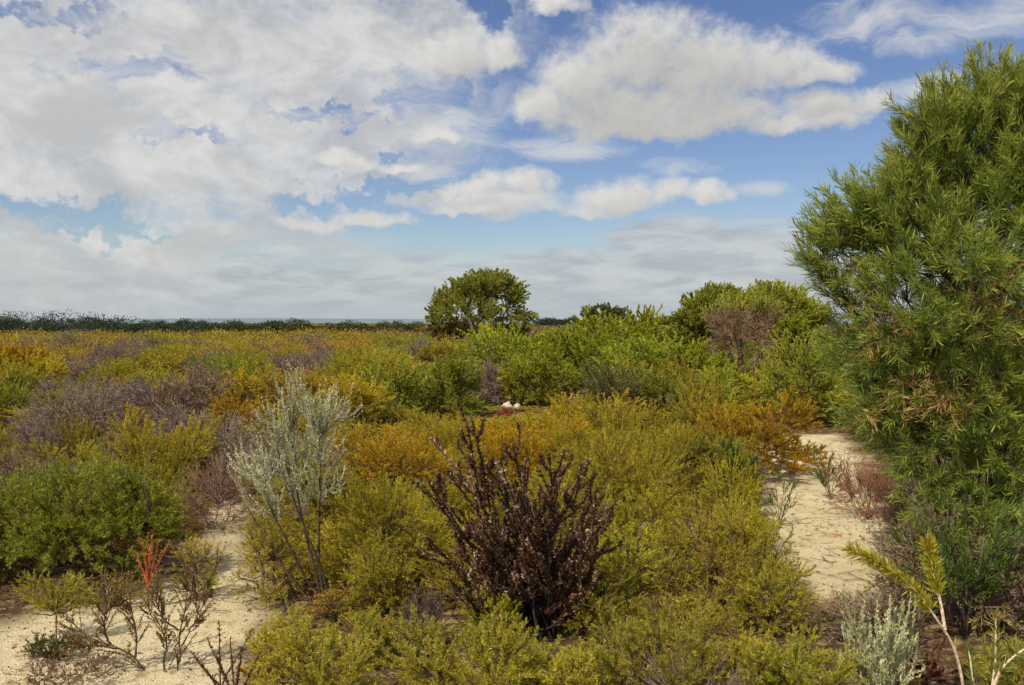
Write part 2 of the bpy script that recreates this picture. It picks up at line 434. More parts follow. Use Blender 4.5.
# ------------------------------------------------------------------ the big wattle on the right
def px_lobes(lst, d, base, depth=1.0):
    out = []
    for (x, y, rx, ry, dd) in lst:
        c = wp(x, y, d + dd); k = (d + dd) / F
        out.append((c[0] - base[0], c[1] - base[1], c[2] - base[2], rx * k, rx * k * depth, ry * k))
    return out
b = at_base(1000, 606)
b[1] = 6.2; b[0] = (1000 - 512) / F * 6.2
WL = px_lobes([(985, 140, 72, 66, 0), (1050, 122, 80, 78, .1), (905, 220, 62, 55, -.1), (838, 258, 38, 52, 0), (935, 290, 85, 85, -.35),
               (862, 345, 46, 58, 0.1), (895, 425, 38, 40, .1), (885, 395, 38, 45, -.2), (925, 465, 40, 30, -.3), (1000, 470, 60, 50, -.5), (965, 400, 85, 75, -.3), (1055, 300, 95, 130, -.2), (1060, 440, 80, 90, -.1),
               (955, 520, 50, 52, -.5), (1020, 520, 50, 60, -.5), (932, 112, 38, 38, -.1), (858, 205, 44, 38, -.1), (822, 238, 28, 34, 0), (985, 84, 50, 34, 0), (918, 150, 38, 46, -.1), (880, 195, 38, 36, -.1), (1020, 190, 60, 60, -.2), (940, 180, 60, 60, .5), (1000, 320, 100, 110, .7), (905, 390, 60, 70, .6)], 6.2, b)
rng = np.random.default_rng(77)
wattle = empty('wattle_bush', b, 'tall dense green wattle bush with long needle leaves filling the right edge', 'bush')
sk = skeleton(rng, WL, 12, 180, 4300, base_r=.16, shell=.42, up=.38, out=.85, rnd=.35, sway=.045, main_reach=.72, ext=.008)
for i in range(len(sk['main'])):
    g = Geo(); s_ = sk['sub_main'] == i; t_ = s_[sk['twig_sub']]
    stems_into(g, dict(main=sk['main'][i:i + 1], sub=sk['sub'][s_], twig=sk['twig'][t_]), .02, .007, .0028, (.085, .06, .05), rng)
    g.obj('trunk', [M_BARK], wattle)
WG = [(0.182, 0.271, 0.043), (0.239, 0.327, 0.047), (0.305, 0.368, 0.053), (0.134, 0.204, 0.035), (0.382, 0.409, 0.074)]
g = Geo()
twig_leaves(g, sk['twig'], rng, 62, .085, .0052, .6, WG, [3, 3, 2, 2, 1], up=.2, curve=.05, clump=sk['twig_sub'], span=.30, jit=.22, tipc=(.46, .46, .08), t0=.35)
g.obj('foliage', [M_WATTLE], wattle, smooth=False)
# dry orange-brown leaves hanging inside the crown
DL = px_lobes([(865, 290, 45, 40, -.15), (900, 330, 45, 40, -.35), (935, 400, 60, 40, -.5), (990, 300, 50, 60, -.5), (880, 420, 40, 30, -.2)], 6.2, b)
T, D_ = sample_lobes(DL, 190, rng, .2)
dd = nrm(D_ * .7 + rng.normal(size=(190, 3)) * .5)
TWD = hermite(T - dd * .25, T, dd, nrm(dd + np.array([0, 0, -.3])), 5)
g = Geo(); tubes(g, TWD, np.full((190, 5), .0018), 3, (.22, .12, .06), 1)
twig_leaves(g, TWD, rng, 15, .06, .006, .6, [(.30, .19, .06), (.25, .16, .05), (.36, .25, .09), (.24, .21, .05)], [2, 2, 1, 1], curve=.12)
g.obj('dry_leaves', [M_DRY, M_BARK], wattle, smooth=False)
place(b, 1.0)

# brown twiggy skirt between the wattle and the sand
def skirt(px, base, top, w, label, seed, pal=REDBR, **kw):
    p, w_, h_ = sized(px, base, top, w)
    a = dict(n_twig=1000, n_main=16, n_sub=80, main_reach=.4, r_main=.006, r_sub=.003, per=20, ln=.022, wd=.004, stem=(.27, .15, .10), r_twig=.0016, span=.3, up=.35, rnd=.5, mat=M_DRY, split=False)
    a.update(kw)
    shrub('dry_shrub', p, label, 'shrub', seed, w_, h_, pal, [1] * len(pal), **a); place(p, w_ * .4)
skirt(868, 520, 448, 95, 'reddish brown twiggy shrub drying out beside the big wattle above the sand path', 301)
skirt(915, 560, 480, 90, 'dull brown tangle of bare twigs under the big wattle', 302, pal=GREY)
skirt(705, 735, 634, 150, 'grey brown dead twiggy shrub at the bottom edge right of centre', 303, pal=GREY, per=8, stem=(.28, .20, .15), n_twig=1100)
skirt(420, 655, 572, 80, 'low heap of dark grey dead twigs at the foot of the maroon shrub', 304, pal=GREY, per=4, stem=(.10, .07, .06), n_twig=500)
skirt(215, 530, 440, 110, 'bare brown branching shrub between the green bush and the silver shrub', 305, pal=REDBR, stem=(.25, .17, .13), per=12, n_twig=1200)

# ------------------------------------------------------------------ the maroon shrub in the centre
b, w_, h_ = sized(540, 640, 425, 220); d = b[1]
place(b, .45)
rng = np.random.default_rng(12)
maroon = empty('maroon_shrub', b, 'dark maroon shrub of upright spiky leafy branches in the centre foreground', 'shrub')
tips_px = [(428, 478), (436, 442), (452, 470), (470, 432), (480, 424), (497, 450), (515, 440), (530, 462), (548, 458), (565, 455), (578, 472), (590, 464), (600, 490),
           (606, 520), (604, 545), (440, 505), (425, 540), (450, 555), (415, 480), (505, 470), (540, 490), (570, 500), (600, 515), (470, 490), (490, 520), (455, 585), (600, 580),
           (520, 515), (555, 530), (585, 545), (480, 560), (510, 555), (462, 530), (588, 585), (535, 475), (448, 600), (484, 455), (508, 490), (560, 475), (592, 500)]
tips_px += [(520 + 80 * math.cos(a) * q, 545 + 62 * math.sin(a) * q) for a, q in zip(np.arange(30) * 2.4, np.sqrt((np.arange(30) + .5) / 30))]
for i, (tx, ty) in enumerate(tips_px):
    tip = wp(tx + rng.normal() * 4, ty + rng.normal() * 4, d + rng.uniform(-.42, .42)) - b
    p0 = np.array([rng.normal() * .05, rng.normal() * .05, 0])
    q = p0 + (tip - p0) * np.array([.33, .33, .40]) + rng.normal(size=3) * .05
    PM = resample([p0, p0 + np.array([0, 0, .08]) + (q - p0) * .25, q, q + (tip - q) * .5 + rng.normal(size=3) * .045, tip], 12)[None]
    # side shoots
    L = []
    for j in range(rng.integers(4, 8)):
        k = rng.integers(4, 11); s0 = PM[0, k]; t = nrm(PM[0, k + 1] - PM[0, k - 1]); r = nrm(np.cross(t, rng.normal(size=3)))
        e = s0 + nrm(t * .9 + r * .6 + np.array([0, 0, .3])) * rng.uniform(.1, .22)
        L.append(hermite(s0[None], e[None], nrm(t + r)[None], nrm(t + np.array([0, 0, .5]))[None], 7)[0])
    SH = np.stack(L)
    g = Geo()
    tubes(g, PM, np.linspace(.0085, .0032, 12)[None], 5, (.035, .025, .022)); tubes(g, SH, np.tile(np.linspace(.0035, .002, 7), (len(SH), 1)), 4, (.05, .03, .026))
    br = g.obj('branch', [M_BARK], maroon)
    MP = [(.085, .038, .02), (.13, .055, .028), (.05, .027, .016), (.21, .105, .055), (.55, .37, .23), (.12, .10, .025)]  # pale pink-tan entry paints gloss glints into some of the leaves
    g = Geo()
    twig_leaves(g, PM[:, 4:], rng, 210, .027, .0115, .9, MP, [3, 3, 2, 2, 1.3, .7], t0=0., up=.12, jit=.25, widest=.5)
    twig_leaves(g, SH, rng, 80, .026, .011, .9, MP, [3, 3, 2, 2, 1.4, .7], t0=.1, up=.12, jit=.25, widest=.5)
    g.obj('leaves', [M_MAROON], br, smooth=False)
g = Geo()
for k in range(5):
    a = k * 1.3; tubes(g, resample([(math.cos(a) * .05, math.sin(a) * .05, -.03), (math.cos(a) * .04, math.sin(a) * .04, .1), (math.cos(a) * .1, math.sin(a) * .1, .33)], 8)[None], np.linspace(.022, .011, 8)[None], 7, (.022, .018, .017))
g.obj('trunk', [M_BARK], maroon)

# ------------------------------------------------------------------ the silver shrub
b, w_, h_ = sized(322, 612, 378, 120); d = b[1]; place(b, .3)
rng = np.random.default_rng(31)
silver = empty('silver_shrub', b, 'pale silver grey shrub with upright woolly branches left of centre', 'shrub')
tips = [(300, 378), (316, 396), (332, 398), (288, 404), (276, 428), (296, 448), (312, 460), (254, 462), (242, 466), (334, 440), (346, 404), (284, 446), (270, 470), (300, 470), (292, 376), (282, 392), (300, 398), (310, 405), (328, 388), (340, 402), (270, 415), (258, 420), (245, 448), (232, 462), (238, 478), (252, 470), (262, 445), (275, 440), (290, 425), (305, 435), (318, 430),
        (330, 470), (342, 455), (322, 455), (295, 460), (280, 470), (265, 490), (310, 480), (248, 500), (338, 478), (300, 385), (322, 405), (348, 412), (285, 408), (265, 462), (292, 480), (276, 500), (306, 500)]
base_mains = [[(322, 612), (310, 560), (298, 500), (290, 440)], [(326, 612), (306, 585), (285, 545), (262, 490)], [(322, 612), (318, 560), (318, 500), (318, 440)], [(330, 612), (322, 570), (300, 520), (278, 450)], [(318, 612), (296, 590), (270, 545), (248, 510)]]
PMs = []
for m in base_mains:
    dz = rng.uniform(-.15, .15)
    PMs.append(resample([wp(x + rng.normal() * 2, y, d + dz * i / 3) - b for i, (x, y) in enumerate(m)], 12))
PMs = np.stack(PMs); cand = PMs[:, 5:].reshape(-1, 3)
SIL = [(.38, .36, .20), (.50, .48, .31), (.27, .26, .11), (.62, .60, .44)]
limb = [[] for _ in PMs]
for (tx, ty) in tips:
    tip = wp(tx, ty, d + rng.uniform(-.18, .18)) - b
    dz = np.maximum(0, cand[:, 2] - tip[2] + .18)
    k = (((cand - tip) ** 2).sum(1) + 8 * dz ** 2).argmin(); s0 = cand[k]
    limb[k // 7].append(hermite(s0[None], tip[None], np.array([[0, 0, .8]]) + nrm(tip - s0)[None] * .5, np.array([[rng.normal() * .25, 0, .9]]), 9)[0])
for i, tw in enumerate(limb):
    g = Geo(); tubes(g, PMs[i:i + 1], np.linspace(.009, .0045, 12)[None], 6, (.06, .045, .035))
    if tw:
        tw = np.stack(tw); tubes(g, tw, np.tile(np.linspace(.0035, .0018, 9), (len(tw), 1)), 4, (.16, .13, .10))
    br = g.obj('branch', [M_BARK], silver)
    g = Geo(); src = [PMs[i:i + 1, 6:]]
    if len(tw):
        sh = []
        for c in tw:
            for j in range(15):
                k = rng.integers(0, 8); t = nrm(c[k + 1] - c[k]); r = nrm(np.cross(t, rng.normal(size=3)))
                e = c[k] + nrm(t + r * .45 + np.array([0, 0, .3])) * rng.uniform(.06, .19)
                sh.append(hermite(c[k][None], e[None], nrm(t + r)[None], nrm(t + np.array([0, 0, .5]))[None], 5)[0])
        twig_leaves(g, tw, rng, 150, .016, .0052, .65, SIL, [2, 3, 1, 1.3], t0=.1, up=.15, jit=.18)
        twig_leaves(g, np.stack(sh), rng, 44, .015, .005, .65, SIL, [2, 3, 1, 1.3], t0=.1, up=.15, jit=.18)
    twig_leaves(g, src[0], rng, 90, .016, .006, .6, SIL, [2, 2, 2, .6], t0=.2, up=.1)
    g.obj('leaves', [M_SILVER], br, smooth=False)

# ------------------------------------------------------------------ named shrubs near the camera
def olive(px, base, top, w, label, seed, pal=OLIVE, name='heath_shrub', r=.36, n_up=True, **kw):
    p, w_, h_ = sized(px, base, top, w)
    d = p[1]
    a = dict(n_twig=int(680), per=165, jit=.26, ln=.0036 * d, wd=.00056 * d, span=.3, up=.55, rnd=.42, out=.7, shell=.3, n_sub=60, n_main=9, leaf_up=.2,
             stem=(.15, .10, .065), r_twig=.0015)
    a.update(kw)
    place(p, w_ * r)
    if n_up and a['n_twig'] > 300: a['n_twig'] = int(a['n_twig'] * 1.2); a['per'] = a['per'] * 1.15
    return shrub(name, p, label, 'shrub', seed, w_, h_, pal, [1] * len(pal), **a)

olive(390, 592, 462, 165, 'golden olive fine-leaved shrub between the silver shrub and the maroon shrub', 401, pal=OLIVE + GOLD[:2], n_twig=800)
olive(270, 602, 490, 95, 'thin yellow green shrub growing through the base of the silver shrub', 402, pal=YGREEN[:3] + OLIVE, per=100, n_twig=420)
olive(610, 545, 415, 180, 'broad yellow olive shrub directly behind the maroon shrub', 403, pal=OLIVE + [(.26, .22, .02)], n_twig=900)
olive(715, 608, 478, 170, 'airy golden green shrub with dark leaning stem left of the sand path', 404, pal=OLIVE + YGREEN[:1], n_twig=760, per=105, shell=.4)
olive(400, 515, 412, 160, 'orange gold rounded shrub behind the silver shrub', 405, pal=GOLD + [(.50, .32, .02)], n_twig=700)
olive(520, 500, 408, 150, 'yellow gold shrub behind the maroon shrub tips', 406, pal=GOLD + [(.50, .33, .02)], n_twig=640)
olive(745, 475, 386, 165, 'bright orange gold shrub at the far end of the sand path', 407, pal=RUST + GOLD[:1], n_twig=760)
olive(665, 490, 415, 90, 'pale olive shrub right of the yellow shrub behind the maroon one', 408, pal=OLIVE, n_twig=480)
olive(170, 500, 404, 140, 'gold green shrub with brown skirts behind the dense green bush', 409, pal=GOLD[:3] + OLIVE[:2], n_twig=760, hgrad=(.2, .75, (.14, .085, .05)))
olive(770, 632, 545, 110, 'sprawling olive shrub spreading onto the sand path at its near end', 410, pal=OLIVE + YGREEN[:1], n_twig=520, per=105)
olive(605, 640, 560, 120, 'shaded olive shrub at the right foot of the maroon shrub', 411, pal=OLIVE + GREEN[:1], n_twig=520)
olive(455, 560, 455, 110, 'olive yellow shrub pressed against the left branches of the maroon shrub', 412, pal=OLIVE + GOLD[:1], n_twig=520)
olive(640, 580, 470, 120, 'open olive yellow shrub against the right branches of the maroon shrub', 413, pal=OLIVE + YGREEN[:1], n_twig=520, shell=.45)
olive(376, 622, 525, 90, 'yellow green shrub at the right foot of the silver shrub', 414, pal=YGREEN + OLIVE[:2], n_twig=480)
olive(560, 475, 405, 120, 'yellow gold shrub in the row behind the maroon shrub, right of its tips', 415, pal=GOLD[:2] + OLIVE, n_twig=520)
olive(325, 545, 440, 90, 'olive gold shrub close behind the right side of the silver shrub', 416, pal=OLIVE + GOLD[1:3], n_twig=480)
# bottom edge
LEAFY = dict(ln=.019, wd=.0034, jit=.28, ang=.8, per=205, span=.32, up=.7, n_twig=520, leaf_up=.1, tipc=(.50, .45, .06), shell=.35)
olive(322, 735, 600, 190, 'lime green feathery shrub at the bottom edge below the silver shrub', 420, pal=LIME[:2] + YGREEN, name='feathery_shrub', **LEAFY)
olive(468, 735, 600, 210, 'tall lime green feathery shrub at the bottom edge left of the maroon trunk', 421, pal=LIME[:2] + YGREEN, name='feathery_shrub', **{**LEAFY, 'n_twig': 700})
olive(575, 735, 632, 120, 'small yellow lime feathery shrub at the bottom edge under the maroon shrub', 422, pal=YGREEN, name='feathery_shrub', **{**LEAFY, 'n_twig': 360})
olive(660, 725, 592, 180, 'dull green feathery shrub at the bottom edge behind grey dead twigs', 423, pal=GREEN[:2] + YGREEN[:3], name='feathery_shrub', **{**LEAFY, 'n_twig': 520})
olive(800, 725, 615, 150, 'low olive green shrub at the bottom edge left of the sage spikes', 424, pal=GREEN[:2] + OLIVE, name='feathery_shrub', **{**LEAFY, 'n_twig': 460})
olive(548, 712, 628, 110, 'lime green feathery shrub at the bottom edge directly below the maroon trunk', 426, pal=LIME[:2] + YGREEN, name='feathery_shrub', **{**LEAFY, 'n_twig': 360})
olive(735, 712, 628, 120, 'yellow olive feathery shrub at the bottom edge right of the grey dead twigs', 427, pal=YGREEN[:2] + OLIVE, name='feathery_shrub', **{**LEAFY, 'n_twig': 380})
olive(280, 690, 612, 90, 'small golden green feathery shrub beside the rust brown twigs', 428, pal=YGREEN + GOLD[:1], name='feathery_shrub', **{**LEAFY, 'n_twig': 300})
olive(690, 655, 590, 130, 'spreading brownish olive shrub below the airy golden green shrub', 429, pal=OLIVE[:2] + [(.24, .15, .05)], n_twig=420)
olive(492, 650, 590, 80, 'yellow green shrub close against the left side of the maroon trunk', 430, pal=YGREEN[:3] + LIME, n_twig=420)
olive(372, 668, 604, 70, 'little green shrub tucked under the golden olive shrub', 425, pal=LIME + OLIVE[:1], name='feathery_shrub', **{**LEAFY, 'n_twig': 260})

# dense green bush on the left
p, w_, h_ = sized(78, 582, 452, 220); place(p, .75)
lob = []
k = p[1] / F
for (x, y, rx, ry, dd) in [(20, 510, 55, 40, 0), (80, 500, 60, 42, -.1), (135, 505, 45, 36, 0), (60, 535, 60, 32, -.35), (120, 540, 50, 28, -.3), (-40, 520, 60, 45, 0), (60, 500, 70, 40, .5), (160, 525, 22, 25, 0)]:
    c = wp(x, y, p[1] + dd) - p; lob.append((c[0], c[1], c[2], rx * k, rx * k, ry * k))
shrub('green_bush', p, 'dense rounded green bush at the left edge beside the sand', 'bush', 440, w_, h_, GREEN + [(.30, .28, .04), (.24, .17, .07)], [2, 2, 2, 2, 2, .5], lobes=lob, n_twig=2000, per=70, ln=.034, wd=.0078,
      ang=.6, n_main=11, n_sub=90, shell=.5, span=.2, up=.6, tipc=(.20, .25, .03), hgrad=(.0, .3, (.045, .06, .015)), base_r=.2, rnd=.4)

# yellow green sapling and small plants on the left sand
olive(195, 600, 522, 60, 'yellow green leafy shrub between the orange sprig and the silver shrub', 441, pal=YGREEN, n_twig=260, per=38, ln=.022, wd=.005)
olive(108, 610, 560, 110, 'row of low yellow green leafy shoots in front of the dense green bush', 442, pal=YGREEN + GREEN[:1], n_twig=240, per=34, ln=.024, wd=.005)
b, w_, h_ = sized(53, 645, 562, 84); place(b, .2)
r_ = w_ / 2
shrub('seedling', b, 'pale yellow green seedling with feathery crown on a thin bare stalk in the left sand', 'seedling', 443, w_, h_, YGREEN, [1, 1, 1, 1], n_twig=190, per=46, ln=.026, wd=.0038, n_main=1, n_sub=26,
      lobes=[(0, 0, h_ * .66, r_ * .55, r_ * .55, h_ * .24), (-r_ * .5, 0, h_ * .68, r_ * .45, r_ * .4, h_ * .26), (r_ * .5, 0, h_ * .66, r_ * .45, r_ * .4, h_ * .28), (0, -.1, h_ * .6, r_ * .5, r_ * .4, h_ * .16)],
      base_r=.004, up=.75, stem=(.13, .09, .05), r_main=.006, tipc=(.38, .38, .06), main_reach=.6, rnd=.25, span=.16)
olive(50, 662, 634, 70, 'low dark green cushion plant on the sand below the seedling', 444, pal=[(.10, .11, .02), (.07, .09, .018)], name='cushion_plant', n_twig=260, per=50, ln=.018, wd=.004)
olive(60, 690, 660, 130, 'thin brown ground plant on the sand in the bottom left corner', 445, pal=[(.20, .09, .06), (.24, .13, .07)], name='ground_plant', n_twig=260, per=26, ln=.016, wd=.006, up=.1, r_main=.003, r_sub=.002, r_twig=.001, n_main=14)

# coral sprig
b, w_, h_ = sized(146, 612, 532, 46); place(b, .1); d = b[1]
rng = np.random.default_rng(51)
co = empty('coral_sprig', b, 'bright coral red sprig of new growth in front of the dense green bush', 'sprig')
tw = []
for (x, y) in [(134, 553), (140, 541), (146, 534), (151, 536), (157, 540), (168, 542), (135, 560), (150, 548), (160, 551), (143, 556), (153, 560)]:
    e = wp(x, y, d + rng.uniform(-.06, .06)) - b; s0 = np.array([rng.normal() * .006, 0, .1 + rng.random() * .08])
    tw.append(hermite(s0[None], e[None], np.array([[0, 0, 1.]]), nrm(e - s0)[None], 7)[0])
tw = np.stack(tw)
g = Geo(); tubes(g, resample([(0, 0, 0), (.005, 0, .08), (0, 0, .2)], 7)[None], np.linspace(.005, .003, 7)[None], 5, (.20, .07, .04)); tubes(g, tw, np.tile(np.linspace(.0035, .0018, 7), (len(tw), 1)), 4, (.42, .10, .05))
g.obj('stems', [M_BARK], co)
g = Geo(); twig_leaves(g, tw, rng, 55, .019, .006, .7, [(.55, .12, .055), (.46, .10, .05), (.58, .24, .12), (.34, .10, .05)], [2, 2, 1, 1], t0=.2)
g.obj('leaves', [M_LEAF], co, smooth=False)

# sparse twig shrub bottom left, limbs as seen
d = 4.75; b = np.array([(160 - 512) / F * d, d, 0.]); place(b, .35)
rng = np.random.default_rng(61)
ts = empty('twig_shrub', b, 'sparse crooked twig shrub with tiny leaves over the sand at bottom left', 'shrub')
limbs = [[(150, 702), (142, 672), (126, 655), (108, 648), (86, 640), (70, 625), (57, 610)], [(172, 702), (176, 670), (178, 645), (176, 632), (186, 604), (182, 572), (186, 560)],
         [(133, 660), (134, 630), (127, 612), (118, 600)], [(178, 650), (192, 625), (205, 600), (208, 585)], [(108, 648), (100, 632), (104, 610), (102, 598)],
         [(164, 702), (160, 668), (166, 640), (150, 618), (142, 602)], [(176, 632), (160, 622), (152, 598), (156, 580)], [(96, 644), (84, 650), (72, 648)]]
for m in limbs:
    dz = rng.uniform(-.12, .12)
    pm = resample([wp(x, y, d + dz * i / len(m)) - b for i, (x, y) in enumerate(m)], 14)
    pm[:, :] += rng.normal(size=pm.shape) * .003
    sh = []
    for j in range(28):
        k = rng.integers(3, 13); t = nrm(pm[k + 1] - pm[k - 1]); r = nrm(np.cross(t, rng.normal(size=3)))
        e = pm[k] + nrm(t * .8 + r * .8 + np.array([0, 0, .4])) * rng.uniform(.05, .17)
        sh.append(hermite(pm[k][None], e[None], nrm(t + r)[None], nrm(r + np.array([0, 0, .8]))[None], 6)[0])
    sh = np.stack(sh)
    g = Geo(); tubes(g, pm[None], np.linspace(.006, .002, 14)[None], 6, (.11, .06, .045)); tubes(g, sh, np.tile(np.linspace(.0022, .0012, 6), (len(sh), 1)), 4, (.10, .05, .035))
    br = g.obj('branch', [M_BARK], ts)
    g = Geo(); twig_leaves(g, sh, rng, 26, .016, .0066, .8, [(.22, .20, .035), (.30, .22, .05), (.30, .13, .05), (.15, .13, .03)], [2, 2, 1, 1], t0=.2)
    g.obj('leaves', [M_LEAF], br, smooth=False)
# brown leaved twigs at the bottom edge
d = 4.3; b = np.array([(228 - 512) / F * d, d, 0.]); place(b, .25)
rng = np.random.default_rng(62)
bt = empty('brown_shrub', b, 'rust brown leafy twigs rising from the bottom edge in front of the sand', 'shrub')
for (x, y) in [(217, 622), (205, 640), (228, 640), (240, 650), (190, 655), (200, 668), (250, 632), (236, 668), (215, 660), (258, 655)]:
    e = wp(x, y, d + rng.uniform(-.1, .1)) - b; s0 = np.array([rng.normal() * .03, rng.normal() * .03, 0])
    pm = hermite(s0[None], e[None], np.array([[0, 0, 1.]]), nrm(e - s0)[None], 10)
    g = Geo(); tubes(g, pm, np.linspace(.005, .002, 10)[None], 5, (.09, .045, .03)); br = g.obj('branch', [M_BARK], bt)
    g = Geo(); twig_leaves(g, pm[:, 3:], rng, 85, .017, .0075, .8, [(.20, .09, .035), (.26, .15, .05), (.13, .06, .03), (.24, .19, .05)], [2, 2, 1, 1], t0=0)
    g.obj('leaves', [M_DRY], br, smooth=False)

# ------------------------------------------------------------------ small plants round the sand path
def spray(name, px, base, tips, label, cat, seed, pal, wts, per=28, ln=.045, wd=.005, stem=(.15, .11, .05), shoots=3, ang=.45, r=.004, mat=None, tipc=None, spread=.12, shoot=(.06, .16), curve=.08):
    rng = np.random.default_rng(seed); b = at_base(px, base); d = b[1]; place(b, .12)
    root = empty(name, b, label, cat); tw = []
    main = []
    for (x, y) in tips:
        e = wp(x, y, d + rng.uniform(-spread, spread)) - b; s0 = np.array([rng.normal() * .008, rng.normal() * .008, 0])
        c = hermite(s0[None], e[None], np.array([[0, 0, .8]]) + nrm(e - s0)[None] * .4, nrm(e - s0 + np.array([0, 0, .2]))[None], 9)[0]; main.append(c); tw.append(c[3:])
        for j in range(shoots):
            k = rng.integers(3, 8); t = nrm(c[k + 1] - c[k - 1]); rr = nrm(np.cross(t, rng.normal(size=3)))
            q = c[k] + nrm(t + rr * .7 + np.array([0, 0, .2])) * rng.uniform(*shoot)
            tw.append(hermite(c[k][None], q[None], nrm(t + rr)[None], nrm(t + rr * .4)[None], 6)[0])
    main = np.stack(main); tw = np.stack([resample(t, 6) for t in tw])
    g = Geo(); tubes(g, main, np.tile(np.linspace(r, r * .4, 9), (len(main), 1)), 5, stem); tubes(g, tw, np.full((len(tw), 6), r * .35), 3, stem); g.obj('stems', [M_BARK], root)
    g = Geo(); twig_leaves(g, tw, rng, per, ln, wd, ang, pal, wts, t0=.1, curve=curve, up=.1, tipc=tipc); g.obj('leaves', [mat or M_LEAF], root, smooth=False)
    return root
YG4 = [1, 1, 1, 1]
spray('seedling', 781, 526, [(768, 488), (776, 482), (786, 480), (794, 486), (798, 494), (766, 500), (790, 496)], 'lone thin green seedling standing in the middle of the sand path', 'seedling', 71, [(.13, .15, .03), (.18, .19, .04), (.09, .11, .02)], [1, 1, 1], per=20)
spray('seedling', 832, 500, [(812, 452), (822, 450), (830, 458), (838, 462), (816, 470), (845, 470), (826, 474), (850, 482)], 'dark green narrow-leaved seedling at the bend of the sand path', 'seedling', 72, [(.08, .11, .02), (.13, .15, .03), (.18, .16, .04)], [1, 1, 1], per=32, shoots=5)
spray('hakea_shrub', 728, 508, [(690, 455), (700, 446), (712, 448), (725, 446), (738, 452), (750, 462), (755, 478), (695, 470), (715, 465), (735, 470), (760, 490), (745, 485)], 'dark green strap-leaved shrub in front of the bright orange shrub', 'shrub', 73, [(.06, .105, .02), (.09, .14, .025), (.045, .075, .016)], [1, 1, 1], per=30, ln=.10, wd=.009, shoots=5)
spray('seedling', 903, 575, [(896, 540), (905, 530), (912, 545), (890, 550), (918, 552)], 'small dark green tuft at the wattle foot by the sand', 'seedling', 74, GREEN[:3], [1, 1, 1], per=28, shoots=4)
spray('green_shrub', 968, 640, [(930, 545), (950, 520), (970, 515), (990, 525), (1010, 510), (940, 570), (1020, 545), (960, 555), (985, 560), (918, 520), (1030, 520), (1000, 545)], 'dark fine-leaved green shrub low in front of the big wattle', 'shrub', 75, [(c[0] * .62, c[1] * .66, c[2] * .7) for c in WG], [2, 2, 2, 1, 1], per=44, ln=.05, wd=.005, shoots=9, stem=(.06, .045, .04), r=.007, spread=.3, shoot=(.1, .3))

# pale sage spikes, bottom right
d = 4.3; b = np.array([(884 - 512) / F * d, d, 0.]); place(b, .2); rng = np.random.default_rng(81)
sg = empty('sage_shrub', b, 'pale sage green shrub of upright woolly spikes at bottom right', 'shrub')
for (x, y) in [(848, 592), (857, 612), (862, 625), (872, 618), (882, 628), (888, 618), (898, 612), (904, 605), (914, 592), (918, 600), (852, 640), (868, 645), (893, 640), (908, 635), (878, 655), (842, 660), (924, 650), (885, 665), (860, 668), (902, 662), (846, 625), (866, 600), (876, 640), (896, 628), (910, 618), (888, 648), (853, 655), (916, 640), (872, 668), (900, 650), (880, 605), (893, 600)]:
    e = wp(x, y, d + rng.uniform(-.12, .12)) - b; s0 = np.array([rng.normal() * .04, rng.normal() * .04, 0])
    pm = hermite(s0[None], e[None], nrm(np.array([[0, 0, .5]]) + nrm(e - s0)), np.array([[rng.normal() * .06 + .05, 0, 1.]]), 12)
    g = Geo(); tubes(g, pm, np.linspace(.004, .002, 12)[None], 5, (.30, .28, .18)); st = g.obj('stem', [M_BARK], sg)
    sh = []
    for j in range(5):
        k = rng.integers(4, 9); t = nrm(pm[0, k + 1] - pm[0, k]); r = nrm(np.cross(t, rng.normal(size=3))); q = pm[0, k] + nrm(t + r * .5) * rng.uniform(.05, .12)
        sh.append(hermite(pm[0, k][None], q[None], nrm(t + r)[None], np.array([[0, 0, 1.]]), 6)[0])
    SG = [(.46, .46, .22), (.56, .56, .30), (.36, .37, .15), (.64, .63, .40)]
    g = Geo(); twig_leaves(g, pm[:, 4:], rng, 150, .020, .0055, .5, SG, YG4, t0=0); twig_leaves(g, np.stack(sh), rng, 50, .018, .005, .5, SG, YG4, t0=.05)
    g.obj('leaves', [M_SILVER], st, smooth=False)

# pink-stemmed sprigs with brush-like leafy tips, bottom right
def brush_plant(px, d, label, seed, specs, pal):
    rng = np.random.default_rng(seed); b = np.array([(px - 512) / F * d, d, 0.]); place(b, .12)
    root = empty('brush_sprig', b, label, 'sprig')
    for (poly, bare, dd, per, ln, tipc) in specs:
        m = [wp(x, y, d + dd * i / len(poly)) - b for i, (x, y) in enumerate(poly)]
        pm = resample(m, 24)
        g = Geo(); tubes(g, pm[None], np.linspace(.0085, .003, 24)[None], 7, (.62, .46, .32)); st = g.obj('stem', [M_BARK], root)
        k = int(bare * 23)
        g = Geo(); twig_leaves(g, pm[None, k:], rng, per, ln, .0055, .62, pal, [1] * len(pal), t0=0, tipc=tipc, curve=.05, jit=.12)
        g.obj('leaf_spike', [M_LEAF], st, smooth=False)
        if bare > .3:
            g = Geo(); twig_leaves(g, pm[None, 4:k], rng, 14, ln, .005, .9, pal, [1] * len(pal), t0=0, curve=.05); g.obj('leaves', [M_LEAF], st, smooth=False)
    return root
BR = [(.40, .40, .03), (.48, .46, .04), (.31, .33, .026), (.54, .48, .06)]
brush_plant(970, 4.0, 'yellow green sprig with pale pink stems and two brush-like leafy tips', 91,
            [([(972, 745), (968, 690), (958, 648), (940, 622), (922, 595), (902, 577), (880, 563), (852, 550)],   .60, -.15, 760, .058, (.45, .36, .04)),
             ([(948, 632), (944, 606), (939, 588), (934, 565), (930, 546)], .42, .1, 620, .062, (.42, .22, .03))], BR)
